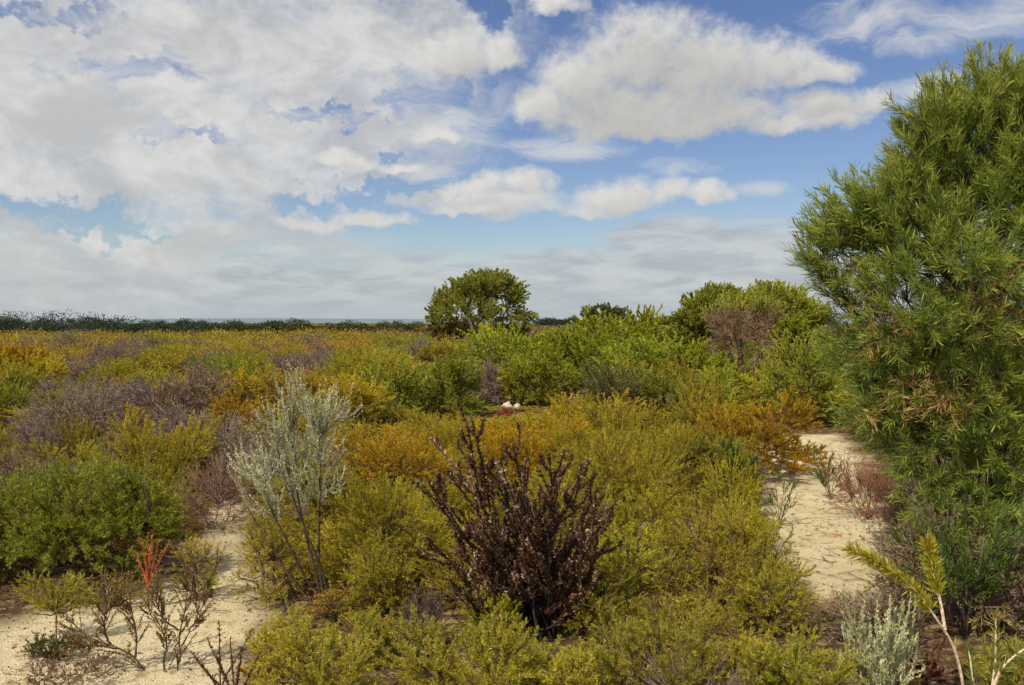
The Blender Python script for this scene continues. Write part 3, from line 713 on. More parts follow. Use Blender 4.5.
brush_plant(996, 3.95, 'green sprig with reddish upright stem in the bottom right corner', 92,
            [([(990, 745), (997, 685), (1000, 660), (999, 620)], .25, .1, 130, .06, (.3, .16, .05)), ([(994, 700), (1006, 668), (1030, 650), (1048, 642)], .3, -.1, 140, .06, None), ([(990, 745), (978, 690), (972, 650)], .3, .1, 120, .055, None)], [(.14, .18, .03), (.20, .24, .04), (.26, .27, .06)])
spray('rosette_plant', 930, 690, [(912, 672), (920, 662), (930, 658), (940, 664), (946, 674), (925, 672)], 'dark red leafy rosette on the ground below the brush-tipped sprig', 'plant', 93, [(.20, .07, .045), (.13, .06, .035), (.24, .12, .06)], [1, 1, 1], per=45, ln=.03, wd=.008, stem=(.12, .04, .03))
olive(905, 650, 585, 80, 'small dark brown green plant behind the sage spikes', 94, pal=[(.08, .06, .03), (.10, .10, .02), (.06, .07, .02)], n_twig=240, per=30)
olive(1012, 700, 632, 90, 'green needle-leaved shrub in the bottom right corner behind the sprigs', 95, pal=GREEN, n_twig=320, per=36, ln=.04, wd=.005)

# ------------------------------------------------------------------ bigger shrubs and trees of the middle distance
def mid(px, base, top, w, label, seed, pal=GREEN, name='green_shrub', group=None, cat='shrub', **kw):
    p, w_, h_ = sized(px, base, top - 3, w * 1.15); d = p[1]
    if 'lobes_px' in kw:
        k_ = d / F; kw['lobes'] = [tuple(wp(x, y, d + z) - p) + (rx * k_, rx * k_, ry * k_) for (x, y, rx, ry, z) in kw.pop('lobes_px')]
    a = dict(n_twig=950, per=105, ln=.0026 * d, wd=.00098 * d, span=.4, up=.3, rnd=.55, shell=.45, ext=.006, n_sub=60, n_main=9, r_main=.02, r_sub=.009, r_twig=.0028, stem=(.11, .075, .055), leaf_up=.3)
    a.update(kw); place(p, w_ * .42)
    return shrub(name, p, label, cat, seed, w_, h_, pal, [1] * len(pal), group=group, **a)
DIM = [(0.246, 0.283, 0.029), (0.323, 0.368, 0.035), (0.418, 0.44, 0.039)]
mid(385, 425, 362, 85, 'mid green upright shrub behind the silver shrub, left of a bushier one', 501)
mid(447, 420, 350, 80, 'tall mid green shrub in front of the domed tree', 502, tipc=(.2, .24, .03))
mid(515, 388, 317, 125, 'wide bright green rounded shrub right below the domed tree', 503, pal=LIME)
mid(530, 405, 348, 70, 'yellow green shrub just above the white rocks', 504, pal=LIME)
mid(622, 385, 301, 108, 'tall bright green shrub under the small distant tree', 505, pal=LIME)
mid(645, 400, 328, 125, 'rounded green shrub right of the tall bright green one', 506, pal=LIME + GREEN[:1])
mid(695, 402, 332, 105, 'green domed shrub with brownish base near the brown-limbed thicket', 507, pal=LIME, hgrad=(.1, .5, (.14, .09, .04)))
mid(620, 430, 355, 90, 'pale olive green shrub with open twigs in front of the tall green ones', 508, pal=[(.17, .17, .04), (.23, .22, .06), (.12, .13, .03)], per=60)
mid(680, 432, 365, 100, 'dark olive green rounded shrub behind the pale olive one', 509, pal=OLIVE[:1] + GREEN)
mid(720, 415, 352, 70, 'light green shrub left of the wattle and behind the orange shrub', 510, pal=LIME)
mid(800, 425, 318, 90, 'lush green shrub close against the left side of the wattle', 511, pal=GREEN + LIME[:1])
TH = dict(cat='tree', name='thicket_tree', n_twig=1900, per=75, ext=.0, r_main=.04, r_sub=.018, r_twig=.006, stem=(.30, .19, .14), zmin=.5)
mid(748, 402, 285, 105, 'tall thicket tree with bare brown limbs below its green top', 512, pal=LIME + OLIVE[:1], hgrad=(1.75, 2.35, (.38, .22, .12)), bare_below=2.2,
    lobes_px=[(742, 300, 30, 13, 0), (722, 312, 26, 13, -.3), (764, 306, 26, 13, 0), (740, 325, 40, 16, -.4), (752, 345, 34, 18, -.3), (725, 345, 24, 16, 0)], **{**TH, 'n_twig': 1300, 'per': 40})
mid(706, 396, 288, 75, 'dark green bushy tree at the left end of the thicket', 513, pal=DIM + LIME[:1],
    lobes_px=[(700, 303, 22, 13, 0), (717, 294, 24, 13, .3), (688, 318, 20, 13, -.2), (735, 296, 18, 13, .5), (700, 325, 26, 14, 0), (680, 335, 16, 12, -.3), (705, 345, 28, 18, 0)], **TH)
mid(782, 395, 280, 90, 'bright green bushy tree at the top of the thicket beside the wattle', 514, pal=LIME,
    lobes_px=[(768, 291, 24, 13, 0), (790, 298, 22, 14, 0), (752, 300, 18, 12, .3), (808, 312, 26, 18, 0), (785, 325, 28, 18, -.3), (800, 345, 30, 22, 0)], **TH)
mid(578, 392, 320, 85, 'bright green shrub between the domed tree and the small distant tree', 522, pal=LIME)
mid(665, 388, 318, 85, 'bright green shrub in the gap left of the thicket trees', 523, pal=LIME)
mid(480, 405, 362, 50, 'round grey dead shrub of fine twigs between two green shrubs', 515, pal=GREY, per=18, wd=.012, name='dead_shrub', stem=(.27, .20, .175), mat=M_DRY, r_twig=.005, n_twig=1300, n_main=12)
mid(70, 452, 372, 125, 'large bare grey shrub of twisted twigs on the left', 516, pal=GREY, per=14, wd=.01, name='dead_shrub', stem=(.24, .185, .155), mat=M_DRY, r_twig=.004, n_twig=1700, n_sub=110, n_main=16, r_main=.02, rnd=.6)
mid(100, 462, 412, 90, 'dark twisted bare shrub below the large grey one', 517, pal=GREY, per=6, name='dead_shrub', stem=(.075, .055, .05), mat=M_DRY, r_twig=.0045, n_twig=700, n_main=12, r_main=.025, rnd=.7)
mid(700, 480, 446, 60, 'dull brown dead shrub left of the strap-leaved shrub', 518, pal=REDBR, per=10, name='dead_shrub', stem=(.16, .10, .075), mat=M_DRY, n_twig=300)
mid(10, 400, 335, 90, 'orange brown bushy shrub at the left edge of the plain', 519, pal=GOLD + RUST[:1], name='heath_shrub')

mid(450, 352, 322, 60, 'brown twiggy shrub at the left foot of the domed tree', 520, pal=[(.20, .13, .07), (.26, .18, .08), (.22, .19, .04)], name='dry_shrub', mat=M_DRY)
mid(505, 350, 325, 60, 'olive brown shrub at the right foot of the domed tree', 521, pal=[(.24, .18, .06), (.28, .24, .04)], name='heath_shrub')

def tree(px, base, top, w, label, seed, lobes_px, pal, limbs=9, n_twig=2000, ln=.11, wd=.052, per=85, stem=(.17, .13, .11), r=.09, dd=0):
    rng = np.random.default_rng(seed); p = at_base(px, base); d = p[1]; k = d / F; place(p, 1.2)
    root = empty('domed_tree', p, label, 'tree')
    L = []
    for (x, y, rx, ry, z) in lobes_px:
        c = wp(x, y, d + z) - p; L.append((c[0], c[1], c[2], rx * k, rx * k * 1.0, ry * k))
    sk = skeleton(rng, L, limbs, 70, n_twig, base_r=.25, shell=.5, up=.25, out=.8, rnd=.7, sway=.06, main_reach=.75, ext=.0)
    g = Geo(); n = len(sk['main'])
    tubes(g, sk['main'], np.linspace(r, r * .45, 9)[None] * rng.uniform(.8, 1.2, (n, 1)), 7, stem); g.obj('trunk', [M_BARK], root)
    g = Geo(); n = len(sk['sub']); tubes(g, sk['sub'], np.tile(np.linspace(r * .4, r * .2, 6), (n, 1)), 5, stem)
    n = len(sk['twig']); tubes(g, sk['twig'], np.tile(np.linspace(r * .12, r * .06, 5), (n, 1)), 3, stem); g.obj('limbs', [M_BARK], root)
    g = Geo(); twig_leaves(g, sk['twig'], rng, per, ln, wd, .8, pal, [1] * len(pal), span=.7, up=.15, t0=.4, tipc=(.19, .21, .03))
    g.obj('crown', [M_LEAF], root, smooth=False)
    return root
tree(478, 352, 268, 115, 'large domed tree with twisted limbs standing above the plain at the centre', 601,
     [(486, 284, 32, 17, 0), (458, 296, 28, 17, 0), (507, 290, 23, 16, .5), (440, 312, 18, 16, 0), (470, 308, 38, 15, -1.2), (518, 300, 11, 9, 0), (500, 314, 26, 11, 0), (526, 317, 14, 9, 0), (433, 322, 10, 10, 0), (478, 290, 30, 18, 1.5), (455, 325, 20, 9, 0), (492, 277, 24, 10, .6), (470, 284, 24, 12, -.6), (520, 292, 11, 9, .3), (446, 302, 16, 12, .4)],
     [(.27, .285, .032), (.34, .345, .036), (.41, .40, .042), (.20, .215, .028)])
tree(598, 348, 301, 46, 'small distant tree with a spreading top right of the domed tree', 602,
     [(588, 312, 9, 8, 0), (603, 310, 12, 8, 0), (618, 313, 11, 8, 0), (600, 318, 18, 7, 0)], [(.10, .13, .02), (.14, .175, .025), (.19, .22, .03)], limbs=6, n_twig=520, r=.06)

# white rocks with a pinkish plant by them
def rock(px, base, wpx, hpx, label, seed, col=(.50, .46, .38)):
    p = at_base(px, base); k = p[1] / F; rng = np.random.default_rng(seed)
    nu, nv = 22, 14
    u = np.linspace(0, 2 * PI, nu, endpoint=False); v = np.linspace(-PI / 2 + .02, PI / 2 - .02, nv)
    U, V = np.meshgrid(u, v)
    x = np.cos(U) * np.cos(V); y = np.sin(U) * np.cos(V); z = np.sin(V)
    rr = 1 + .6 * fbm(x * 1.9 + seed + z, y * 1.9 + z * 1.6, seed, 2) + .34 * fbm(x * 4 + z * 2.5, y * 4 - z * 2.2, seed + 5)
    cut = np.array([.5, -.6, .62]); dpl = (x * cut[0] + y * cut[1] + z * cut[2]) * rr; rr = np.where(dpl > .62, rr * (.62 / np.maximum(dpl, .01)), rr)      # broken faces
    dp2 = (-x * .7 - y * .6 + z * .38) * rr; rr = np.where(dp2 > .6, rr * (.6 / np.maximum(dp2, .01)), rr)
    co = np.stack([x * rr * wpx * k / 2, y * rr * wpx * k / 2.4, z * rr * hpx * k * .62 + hpx * k * .35], -1)
    idx = np.arange(nu * nv).reshape(nv, nu)
    f = np.stack([idx[:-1], np.roll(idx, -1, 1)[:-1], np.roll(idx, -1, 1)[1:], idx[1:]], -1).reshape(-1, 4)
    g = Geo(); g.add(co.reshape(-1, 3), f, col)
    o = g.obj('rock', [M_BARK], smooth=False); o.location = tuple(float(a) for a in p); tag(o, label, 'rock'); return o
rock(508, 409, 11, 8, 'whitish weathered rock in the scrub below the yellow green shrub', 5)
rock(517, 408.5, 7, 6, 'smaller white rock just right of the whitish one in the scrub', 6)
olive(505, 420, 406, 20, 'small pinkish red plant in front of the white rocks', 701, pal=[(.45, .12, .08), (.35, .12, .07)], name='ground_plant', n_twig=120, per=30)
for i, (x, y, w, h, lab) in enumerate([(836, 536, 15, 4, 'flat reddish stone in the middle of the sand path'), (862, 514, 10, 4, 'small pink brown stone at the right edge of the sand path'),
                                       (830, 601, 9, 4, 'small tan stone at the near end of the sand path'), (884, 520, 9, 4, 'pale pinkish stone between sand path and wattle')]):
    rock(x, y + 2, w, h, lab, 20 + i, (.36, .20, .13))

# ------------------------------------------------------------------ heath shrubs of the plain, copies of a few grown plants
PROTO = {}
def proto(kind, seeds, pal, **kw):
    PROTO[kind] = []
    for s in seeds:
        rng = np.random.default_rng(s); w = rng.uniform(1.35, 1.7); h = rng.uniform(1.0, 1.25)
        a = dict(n_twig=520, per=85, ln=.042, wd=.0105, span=.28, up=.6, rnd=.42, shell=.35, n_sub=36, n_main=7, r_main=.016, r_sub=.007, r_twig=.003, leaf_up=.25, stem=(.10, .07, .05))
        a.update(kw)
        o = shrub({'fine_olive': 'heath_shrub', 'fine_gold': 'heath_shrub', 'low': 'cushion_plant', 'olive': 'heath_shrub', 'gold': 'heath_shrub', 'rust': 'heath_shrub', 'green': 'green_shrub', 'dead': 'dead_shrub', 'brown': 'dry_shrub'}[kind], (0, 0, 0), 'x', 'shrub', s, w, h, pal, [1] * len(pal), **a)
        PROTO[kind].append([o, w, h, False])
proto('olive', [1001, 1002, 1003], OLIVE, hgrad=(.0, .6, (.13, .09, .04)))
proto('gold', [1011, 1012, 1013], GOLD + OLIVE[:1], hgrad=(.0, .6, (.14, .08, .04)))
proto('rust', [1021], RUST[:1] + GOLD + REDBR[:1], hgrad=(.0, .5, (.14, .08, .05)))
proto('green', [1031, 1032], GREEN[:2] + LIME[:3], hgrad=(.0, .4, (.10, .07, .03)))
proto('dead', [1041, 1042, 1043], GREY + REDBR[1:2], per=16, ln=.04, wd=.009, mat=M_DRY, stem=(.25, .185, .155), r_twig=.0042, r_sub=.006, n_twig=1100, n_sub=60, rnd=.65, n_main=12)
proto('brown', [1051, 1052], REDBR[1:2] + GREY + OLIVE[:1], per=30, mat=M_DRY, stem=(.22, .15, .115), r_twig=.004, n_twig=800, n_main=12)

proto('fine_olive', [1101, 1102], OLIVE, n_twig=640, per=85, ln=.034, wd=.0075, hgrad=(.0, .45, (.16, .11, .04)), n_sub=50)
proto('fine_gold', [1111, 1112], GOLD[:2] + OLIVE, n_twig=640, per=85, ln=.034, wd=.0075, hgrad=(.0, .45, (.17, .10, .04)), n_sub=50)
proto('low', [1121], OLIVE + REDBR, n_twig=420, per=55, ln=.045, wd=.010, rnd=.6, mat=M_DRY)

LANDMARKS = [(70, 415, 'around the large bare grey shrub'), (170, 440, 'around the gold green shrub on the left'), (290, 380, 'behind the silver shrub'), (440, 375, 'round the tall green shrubs below the domed tree'),
             (515, 400, 'near the white rocks'), (620, 370, 'beneath the small distant tree'), (745, 400, 'behind the bright orange shrub'), (60, 345, 'on the left plain below the dark treeline'),
             (240, 345, 'on the open plain left of the domed tree'), (380, 340, 'on the plain just left of the domed tree'), (900, 380, 'half hidden behind the big wattle'), (560, 460, 'behind the maroon shrub'), (690, 345, 'at the foot of the thicket trees')]
DESC = {'fine_olive': 'olive yellow feathery heath shrub', 'fine_gold': 'golden feathery heath shrub', 'low': 'low spreading brownish ground plant', 'olive': 'olive yellow fine-leaved heath shrub', 'gold': 'golden brown fine-leaved heath shrub', 'rust': 'rusty orange heath shrub', 'green': 'green leafy heath shrub', 'dead': 'grey leafless twiggy shrub', 'brown': 'brown half dry twiggy shrub'}
GRP = {'fine_olive': 'feathery olive shrubs in the foreground', 'fine_gold': 'feathery golden shrubs in the foreground', 'low': 'low brownish plants in the foreground', 'olive': 'olive heath shrubs of the plain', 'gold': 'golden heath shrubs of the plain', 'rust': 'rusty heath shrubs of the plain', 'green': 'green shrubs of the plain', 'dead': 'dead grey shrubs of the plain', 'brown': 'dry brown shrubs of the plain'}
rng = np.random.default_rng(99); random.seed(5)
P0 = np.array(PLACED)
pts = []
def fill(n_try, dmin, dmax, rfun, gap_p, gap_s, sandk, nmax, pw=.5):
    tries = 0; n0 = len(pts)
    while tries < n_try and len(pts) - n0 < nmax:
        tries += 1
        d = dmin + (dmax - dmin) * rng.random() ** pw
        x = rng.uniform(-1, 1) * (d * .62 + 1.2)
        r = rfun(d)
        if d < 16 and float(sand_sd(x, d)[0]) < r * sandk: continue
        q = P0[(np.abs(P0[:, 1] - d) < 4)]
        if len(q) and (np.hypot(q[:, 0] - x, q[:, 1] - d) < (q[:, 2] * gap_p + r * gap_s)).any(): continue
        if pts:
            A = np.array(pts)
            if (np.hypot(A[:, 0] - x, A[:, 1] - d) < (A[:, 2] + r) * .6).any(): continue
        pts.append((x, d, r))
fill(16000, 5.2, 11, lambda d: rng.uniform(.28, .5), .62, .38, .85, 130)
fill(9000, 4.4, 10, lambda d: rng.uniform(.14, .26), .5, .3, .8, 140)
fill(24000, 8, 48, lambda d: rng.uniform(.4, .8) * (1 + d / 70), .8, .45, .75, 640, .55)
pts.sort(key=lambda a: a[1])
LEFT = []; n_heath = 40
for (x, d, r) in pts:
    px = 512 + x / d * F; py = HZ + CAMH * F / d - 14
    n1 = float(fbm(np.array([x * .16]), np.array([d * .10]), 41)[0]); n2 = float(fbm(np.array([x * .2 + 40]), np.array([d * .12]), 47)[0])
    u = rng.random()
    if px > 560 and d > 15: w = dict(olive=.20, gold=.05, rust=.02, green=.64, dead=.03, brown=.05)
    elif px > 330 and d > 14: w = dict(olive=.38, gold=.28, rust=.02, green=.12, dead=.09, brown=.08)
    else: w = dict(olive=.33, gold=.16, rust=.03, green=.04, dead=.30, brown=.24)
    w['dead'] *= math.exp(3 * n1); w['brown'] *= math.exp(2.2 * n1); w['gold'] *= math.exp(2.5 * n2); w['olive'] *= math.exp(-1.5 * n2); w['green'] *= math.exp(-1.5 * n1)
    ks = list(w); wv = np.array([w[k] for k in ks]); kind = ks[rng.choice(len(ks), p=wv / wv.sum())]
    if 330 < px < 900 and d < 17 and kind in ('dead', 'brown'): kind = 'gold'
    if px > 830 and d < 12 and kind in ('gold', 'rust', 'green'): kind = 'brown'
    if r < .25 and d < 9: kind = 'low'
    elif d < 12 and kind in ('green', 'olive'): kind = 'fine_olive'
    elif d < 12 and kind in ('gold', 'rust'): kind = 'fine_gold'
    if kind in ('olive', 'gold', 'rust', 'fine_olive', 'fine_gold'):
        n_heath += 1
        if n_heath > 296: LEFT.append((x, d, r, kind)); continue
    pr = PROTO[kind][rng.integers(len(PROTO[kind]))]
    o, w0, h0, used = pr
    h = rng.uniform(.55, 1.45) * (.85 + .2 * min(d, 40) / 40) * (1.12 if kind == 'green' else 1)
    h = min(h, CAMH - .18) if px < 560 else min(h * 1.1, CAMH)
    if d < 11: h *= .72
    if 9.5 < d < 22 and abs(x - d * .0011) < .018 * d + r * 1.2: h = min(h, max(.12, 1.80 - 87 / 900 * d))      # low growth before the white rocks
    if d < 6.6 and 770 < px < 900: h = min(h, .28)
    if kind == 'low': h = r * rng.uniform(.8, 1.3)
    sc = (2 * r * 1.25 / w0, 2 * r * 1.25 / w0, h / h0)
    lm = min(LANDMARKS, key=lambda q: (q[0] - px) ** 2 + 4 * (q[1] - py) ** 2)[2]
    label = DESC[kind] + ' ' + lm
    loc = (x, d, float(gz(np.array([x]), np.array([d]))[0]) - .02)
    if not used:
        o.location = loc; o.scale = sc; o.rotation_euler = (0, 0, rng.random() * 6.28); o['label'] = label; o['group'] = GRP[kind]; pr[3] = True
    else:
        copy_thing(o, loc, rng.random() * 6.28, sc, label, GRP[kind])
for kind in PROTO:
    for o, w0, h0, used in PROTO[kind]:
        if not used:
            for c in list(o.children): bpy.data.objects.remove(c)
            bpy.data.objects.remove(o)

# far heath that reads as one mass
rng = np.random.default_rng(123)
n = 5200
d = 46 * (13 ** rng.random(n)); x = rng.uniform(-1, 1, n) * (d * .72 + 3)
h = rng.uniform(.6, 1.3, n) * np.where(d < 60, 1.15, .85) + .35 * (rng.random(n) < .06) + .22 * fbm(x * .12, d * .06, 71) + .12 * fbm(x * .03, d * .03, 77); r = rng.uniform(.7, 1.2, n) * (1 + d / 120)
per = 64
idx = np.repeat(np.arange(n), per); N = len(idx)
u = nrm(rng.normal(size=(N, 3))); u[:, 2] = np.abs(u[:, 2])
q = rng.uniform(.55, 1.05, (N, 1))
P = np.stack([x[idx], d[idx], np.full(N, -.05)], 1) + u * q * np.stack([r[idx], r[idx], h[idx]], 1)
n1 = fbm(x * .05, d * .03, 41) + .5 * rng.normal(size=n) * .3
kind = np.where(n1 > .08, 1, 0); kind = np.where(rng.random(n) < .05, 2, kind); kind = np.where((x > .05 * d) & (rng.random(n) < .5), 3, kind)
pals = [OLIVE + OLIVE + GOLD[1:3] + GREEN[2:3], GREY + REDBR[1:2], RUST, GREEN]
cc = np.zeros((n, 3))
for k in range(4):
    m = kind == k; cc[m] = pick(pals[k], [1] * len(pals[k]), m.sum(), rng)
sz = .0019 * d[idx]
g = Geo()
for (x_, d_, r_, k_) in LEFT:
    m = 520; uu = nrm(rng.normal(size=(m, 3))); uu[:, 2] = np.abs(uu[:, 2]); hh = rng.uniform(.95, 1.4); bump = 1 + .3 * vnoise(uu[:, 0] * 3 + x_, uu[:, 1] * 3 + uu[:, 2] * 2 + d_, 3)[:, None]
    Q = np.array([x_, d_, 0]) + uu * (rng.uniform(.45, 1.05, (m, 1)) * bump) * np.array([r_ * 1.2, r_ * 1.2, hh])
    pal_ = RUST if k_ == 'rust' else GOLD if k_ == 'gold' else OLIVE
    leaf_quads(g, Q, nrm(uu + np.array([0, 0, .5]) + rng.normal(size=(m, 3)) * .6), np.full(m, .0026 * d_), np.full(m, .001 * d_), pick(pal_, [1] * len(pal_), 1, rng) * .5 + pick(pal_, [1] * len(pal_), m, rng) * .5 * np.clip(rng.normal(1, .3, (m, 1)), .3, 1.7), rng)
leaf_quads(g, P, nrm(u * .5 + rng.normal(size=(N, 3))), sz * 1.5, sz * .8, cc[idx] * .86 * np.clip(rng.normal(1, .16, (N, 1)), .5, 1.5), rng)
tag(g.obj('far_heath', [M_LEAF], smooth=False), 'unbroken olive and golden heath stretching away to the horizon', 'heath', kind='stuff')

# dark woodland belts along the horizon
def belt(label, seed, pxa, pxb, d, top, pal, n):
    rng = np.random.default_rng(seed)
    px = rng.uniform(pxa, pxb, n); dd = d * rng.uniform(.93, 1.12, n)
    x = (px - 512) / F * dd; t = np.clip((px - pxa) / (pxb - pxa), 0, 1)
    h = top(t) * dd / d * (1 + .3 * fbm(px * .06, dd * .01, seed)) * np.where(rng.random(n) < .12, 1.3, rng.uniform(.5, 1.05, n)); r = h * rng.uniform(.5, .9, n)
    per = 300; idx = np.repeat(np.arange(n), per); N = len(idx)
    u = nrm(rng.normal(size=(N, 3)))
    P = np.stack([x[idx], dd[idx], h[idx] * .55], 1) + u * rng.uniform(.5, 1.05, (N, 1)) * np.stack([r[idx], r[idx], h[idx] * .47], 1)
    g = Geo(); sz = d * .0013
    leaf_quads(g, P, nrm(u + rng.normal(size=(N, 3)) * .6), np.full(N, sz * 1.5), np.full(N, sz), pick(pal, [1] * len(pal), N, rng) * np.clip(rng.normal(1, .2, (N, 1)), .5, 1.6), rng)
    # trunks
    T = np.stack([np.stack([x, dd, np.zeros(n)], 1), np.stack([x, dd, h * .4], 1)], 1); tubes(g, T, np.full((n, 2), .14), 4, (.08, .06, .05))
    tag(g.obj('woodland', [M_LEAF], smooth=False), label, 'woodland', kind='stuff')
DK = [(.034, .048, .024), (.046, .062, .028), (.026, .036, .020)]
belt('dark woodland belt along the horizon at the far left', 801, -220, 205, 135, lambda t: 2.95 - .95 * np.clip((t - .55) / .45, 0, 1), DK, 230)
belt('low olive green woodland on the horizon left of the domed tree', 802, 150, 440, 150, lambda t: 1.38 + .6 * np.exp(-((t - .42) / .09) ** 2) + .2 * np.sin(t * 9) ** 2, [(.05, .06, .015), (.07, .075, .018)], 160)
belt('dark woodland strip on the horizon between the small tree and the thicket', 803, 540, 830, 330, lambda t: 2.4 + 1.4 * np.clip((t - .3) / .2, 0, 1), DK + [(.05, .055, .016)], 380)

# ridge at the horizon, with blue haze put into its base colour
g = Geo(); ux = np.linspace(-2600, 2600, 90); hh = 26 + 10 * fbm(ux * .0009, ux * 0, 7) + 10 * np.exp(-((ux + 750) / 700) ** 2)
hh = np.where(np.abs(ux) > 2300, 8, hh)
rows = [(3300, 0), (3600, .55), (3900, 1), (4600, 0)]
V = np.stack([np.stack([ux * y / 3900 * 1.3, np.full(90, y), np.where(k > 0, hh * k * .62, -2)], 1) for y, k in rows]); idx = np.arange(360).reshape(4, 90)
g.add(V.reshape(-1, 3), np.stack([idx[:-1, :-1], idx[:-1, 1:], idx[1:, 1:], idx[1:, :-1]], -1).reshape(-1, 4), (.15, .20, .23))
tag(g.obj('hills', [M_BARK]), kind='structure')

# ------------------------------------------------------------------ sky
SEL, SAZ = math.radians(50), math.atan2(-.56, -.70)
sdir = np.array([math.cos(SEL) * math.sin(SAZ), math.cos(SEL) * math.cos(SAZ), math.sin(SEL)])
world = bpy.data.worlds.new('World'); scene.world = world; world.use_nodes = True
world.cycles.sampling_method = 'NONE'
nt = world.node_tree; N = nt.nodes; L = nt.links; N.clear()

def px_ae(px, py):
    u = (px - 512) / F; v = (HZ - py) / F
    return math.atan(u) * F, math.atan(v / math.sqrt(1 + u * u)) * F      # direction angles times F

class NB:
    def __init__(s, tree): s.t = tree
    def m(s, op, a, b=None, c=None, clamp=False):
        n = s.t.nodes.new('ShaderNodeMath'); n.operation = op; n.use_clamp = clamp
        for i, v in enumerate((a, b, c)):
            if v is None: continue
            if isinstance(v, (int, float)): n.inputs[i].default_value = v
            else: s.t.links.new(v, n.inputs[i])
        return n.outputs[0]
    def v(s, op, a, b=None, c=None, scale=None, out=0):
        n = s.t.nodes.new('ShaderNodeVectorMath'); n.operation = op
        for i, x in enumerate((a, b, c)):
            if x is None: continue
            if isinstance(x, tuple): n.inputs[i].default_value = x
            else: s.t.links.new(x, n.inputs[i])
        if scale is not None:
            if isinstance(scale, (int, float)): n.inputs['Scale'].default_value = scale
            else: s.t.links.new(scale, n.inputs['Scale'])
        return n.outputs[out]
    def noise(s, vec, scale, det=6, rough=.55, dist=0., col=False, lac=2.):
        n = s.t.nodes.new('ShaderNodeTexNoise'); n.inputs['Scale'].default_value = scale; n.inputs['Detail'].default_value = det
        n.inputs['Roughness'].default_value = rough; n.inputs['Distortion'].default_value = dist; n.inputs['Lacunarity'].default_value = lac
        s.t.links.new(vec, n.inputs['Vector']); return n.outputs['Color' if col else 'Fac']
    def ss(s, x, a, b, lo=0., hi=1.):
        n = s.t.nodes.new('ShaderNodeMapRange'); n.interpolation_type = 'SMOOTHSTEP'
        for i, q in enumerate((a, b, lo, hi)): n.inputs[i + 1].default_value = q
        s.t.links.new(x, n.inputs[0]); return n.outputs[0]
    def mix(s, f, a, b):
        n = s.t.nodes.new('ShaderNodeMix'); n.data_type = 'RGBA'
        if isinstance(f, (int, float)): n.inputs[0].default_value = f
        else: s.t.links.new(f, n.inputs[0])
        for q, i in ((a, 6), (b, 7)):
            if isinstance(q, tuple): n.inputs[i].default_value = (*q, 1)
            else: s.t.links.new(q, n.inputs[i])
        return n.outputs[2]
    def blobs(s, p, lst, flat=1.0):
        acc = None
        for (x, y, rx, ry) in lst:
            ax, ay = px_ae(x, y)
            q = s.v('MULTIPLY', s.v('SUBTRACT', p, (ax, ay, 0)), (1 / rx, 1 / ry, 0))
            if flat > 0: q = s.v('MULTIPLY_ADD', s.v('MINIMUM', q, (0, 0, 0)), (0, flat, 0), q)
            e = s.m('SUBTRACT', 1, s.v('DOT_PRODUCT', q, q, out=1))
            acc = e if acc is None else s.m('SMOOTH_MAX', acc, e, .25)
        return acc

CUM = [(650, 128, 120, 26), (720, 120, 80, 24), (565, 118, 45, 28), (585, 88, 62, 52), (640, 62, 78, 55), (700, 75, 80, 50), (765, 75, 60, 34), (815, 78, 42, 18), (545, 112, 34, 32), (655, 108, 120, 40),
       (820, 118, 52, 24), (865, 108, 28, 16), (785, 128, 40, 16),
       (515, 183, 46, 20), (475, 190, 34, 13), (620, 200, 48, 24), (668, 196, 30, 18), (706, 198, 26, 15), (590, 212, 30, 12),
       (372, 222, 50, 14), (310, 226, 44, 10), (350, 164, 36, 10), (440, 136, 28, 9), (400, 168, 30, 8), 
       (480, 210, 60, 10), (500, 60, 26, 26), (450, 62, 46, 34), (556, 12, 34, 16)]
# group: cumulus density for a direction (in angle units)
grp = bpy.data.node_groups.new('cumulus_field', 'ShaderNodeTree')
grp.interface.new_socket('P', in_out='INPUT', socket_type='NodeSocketVector'); grp.interface.new_socket('D', in_out='OUTPUT', socket_type='NodeSocketFloat')
gi = grp.nodes.new('NodeGroupInput'); go = grp.nodes.new('NodeGroupOutput'); B = NB(grp)
p = gi.outputs[0]
w1 = B.noise(p, .018, 4, .55, col=True)
pw = B.v('ADD', p, B.v('SCALE', B.v('SUBTRACT', w1, (.5, .5, .5)), scale=34.))
w2 = B.noise(p, .07, 4, .6, col=True)
pw = B.v('ADD', pw, B.v('SCALE', B.v('SUBTRACT', w2, (.5, .5, .5)), scale=11.))
fld = B.blobs(pw, CUM, .75)
nz = B.noise(B.v('MULTIPLY', p, (1, 1.25, 1)), .03, 7, .58, dist=.3)
dn = B.m('ADD', fld, B.m('MULTIPLY', B.m('SUBTRACT', nz, .5), 1.7))
grp.links.new(dn, go.inputs[0])

B = NB(nt)
tc = N.new('ShaderNodeTexCoord'); dv = tc.outputs['Generated']
sx = N.new('ShaderNodeSeparateXYZ'); L.new(dv, sx.inputs[0])
az = B.m('MULTIPLY', B.m('ARCTAN2', sx.outputs[0], sx.outputs[1]), F)
el = B.m('MULTIPLY', B.m('ARCSINE', sx.outputs[2]), F)
cb = N.new('ShaderNodeCombineXYZ'); L.new(az, cb.inputs[0]); L.new(el, cb.inputs[1]); P_ = cb.outputs[0]
def field(vec):
    n = N.new('ShaderNodeGroup'); n.node_tree = grp; L.new(vec, n.inputs[0]); return n.outputs[0]
d0 = field(P_)
d1 = field(B.v('ADD', P_, (-9, 13, 0)))
d2 = field(B.v('ADD', P_, (-16, 30, 0)))
fr_ = B.noise(P_, .11, 5, .65)
alpha_c = B.ss(B.m('ADD', d0, B.m('MULTIPLY', B.m('SUBTRACT', fr_, .5), .8)), -.28, 1.0)
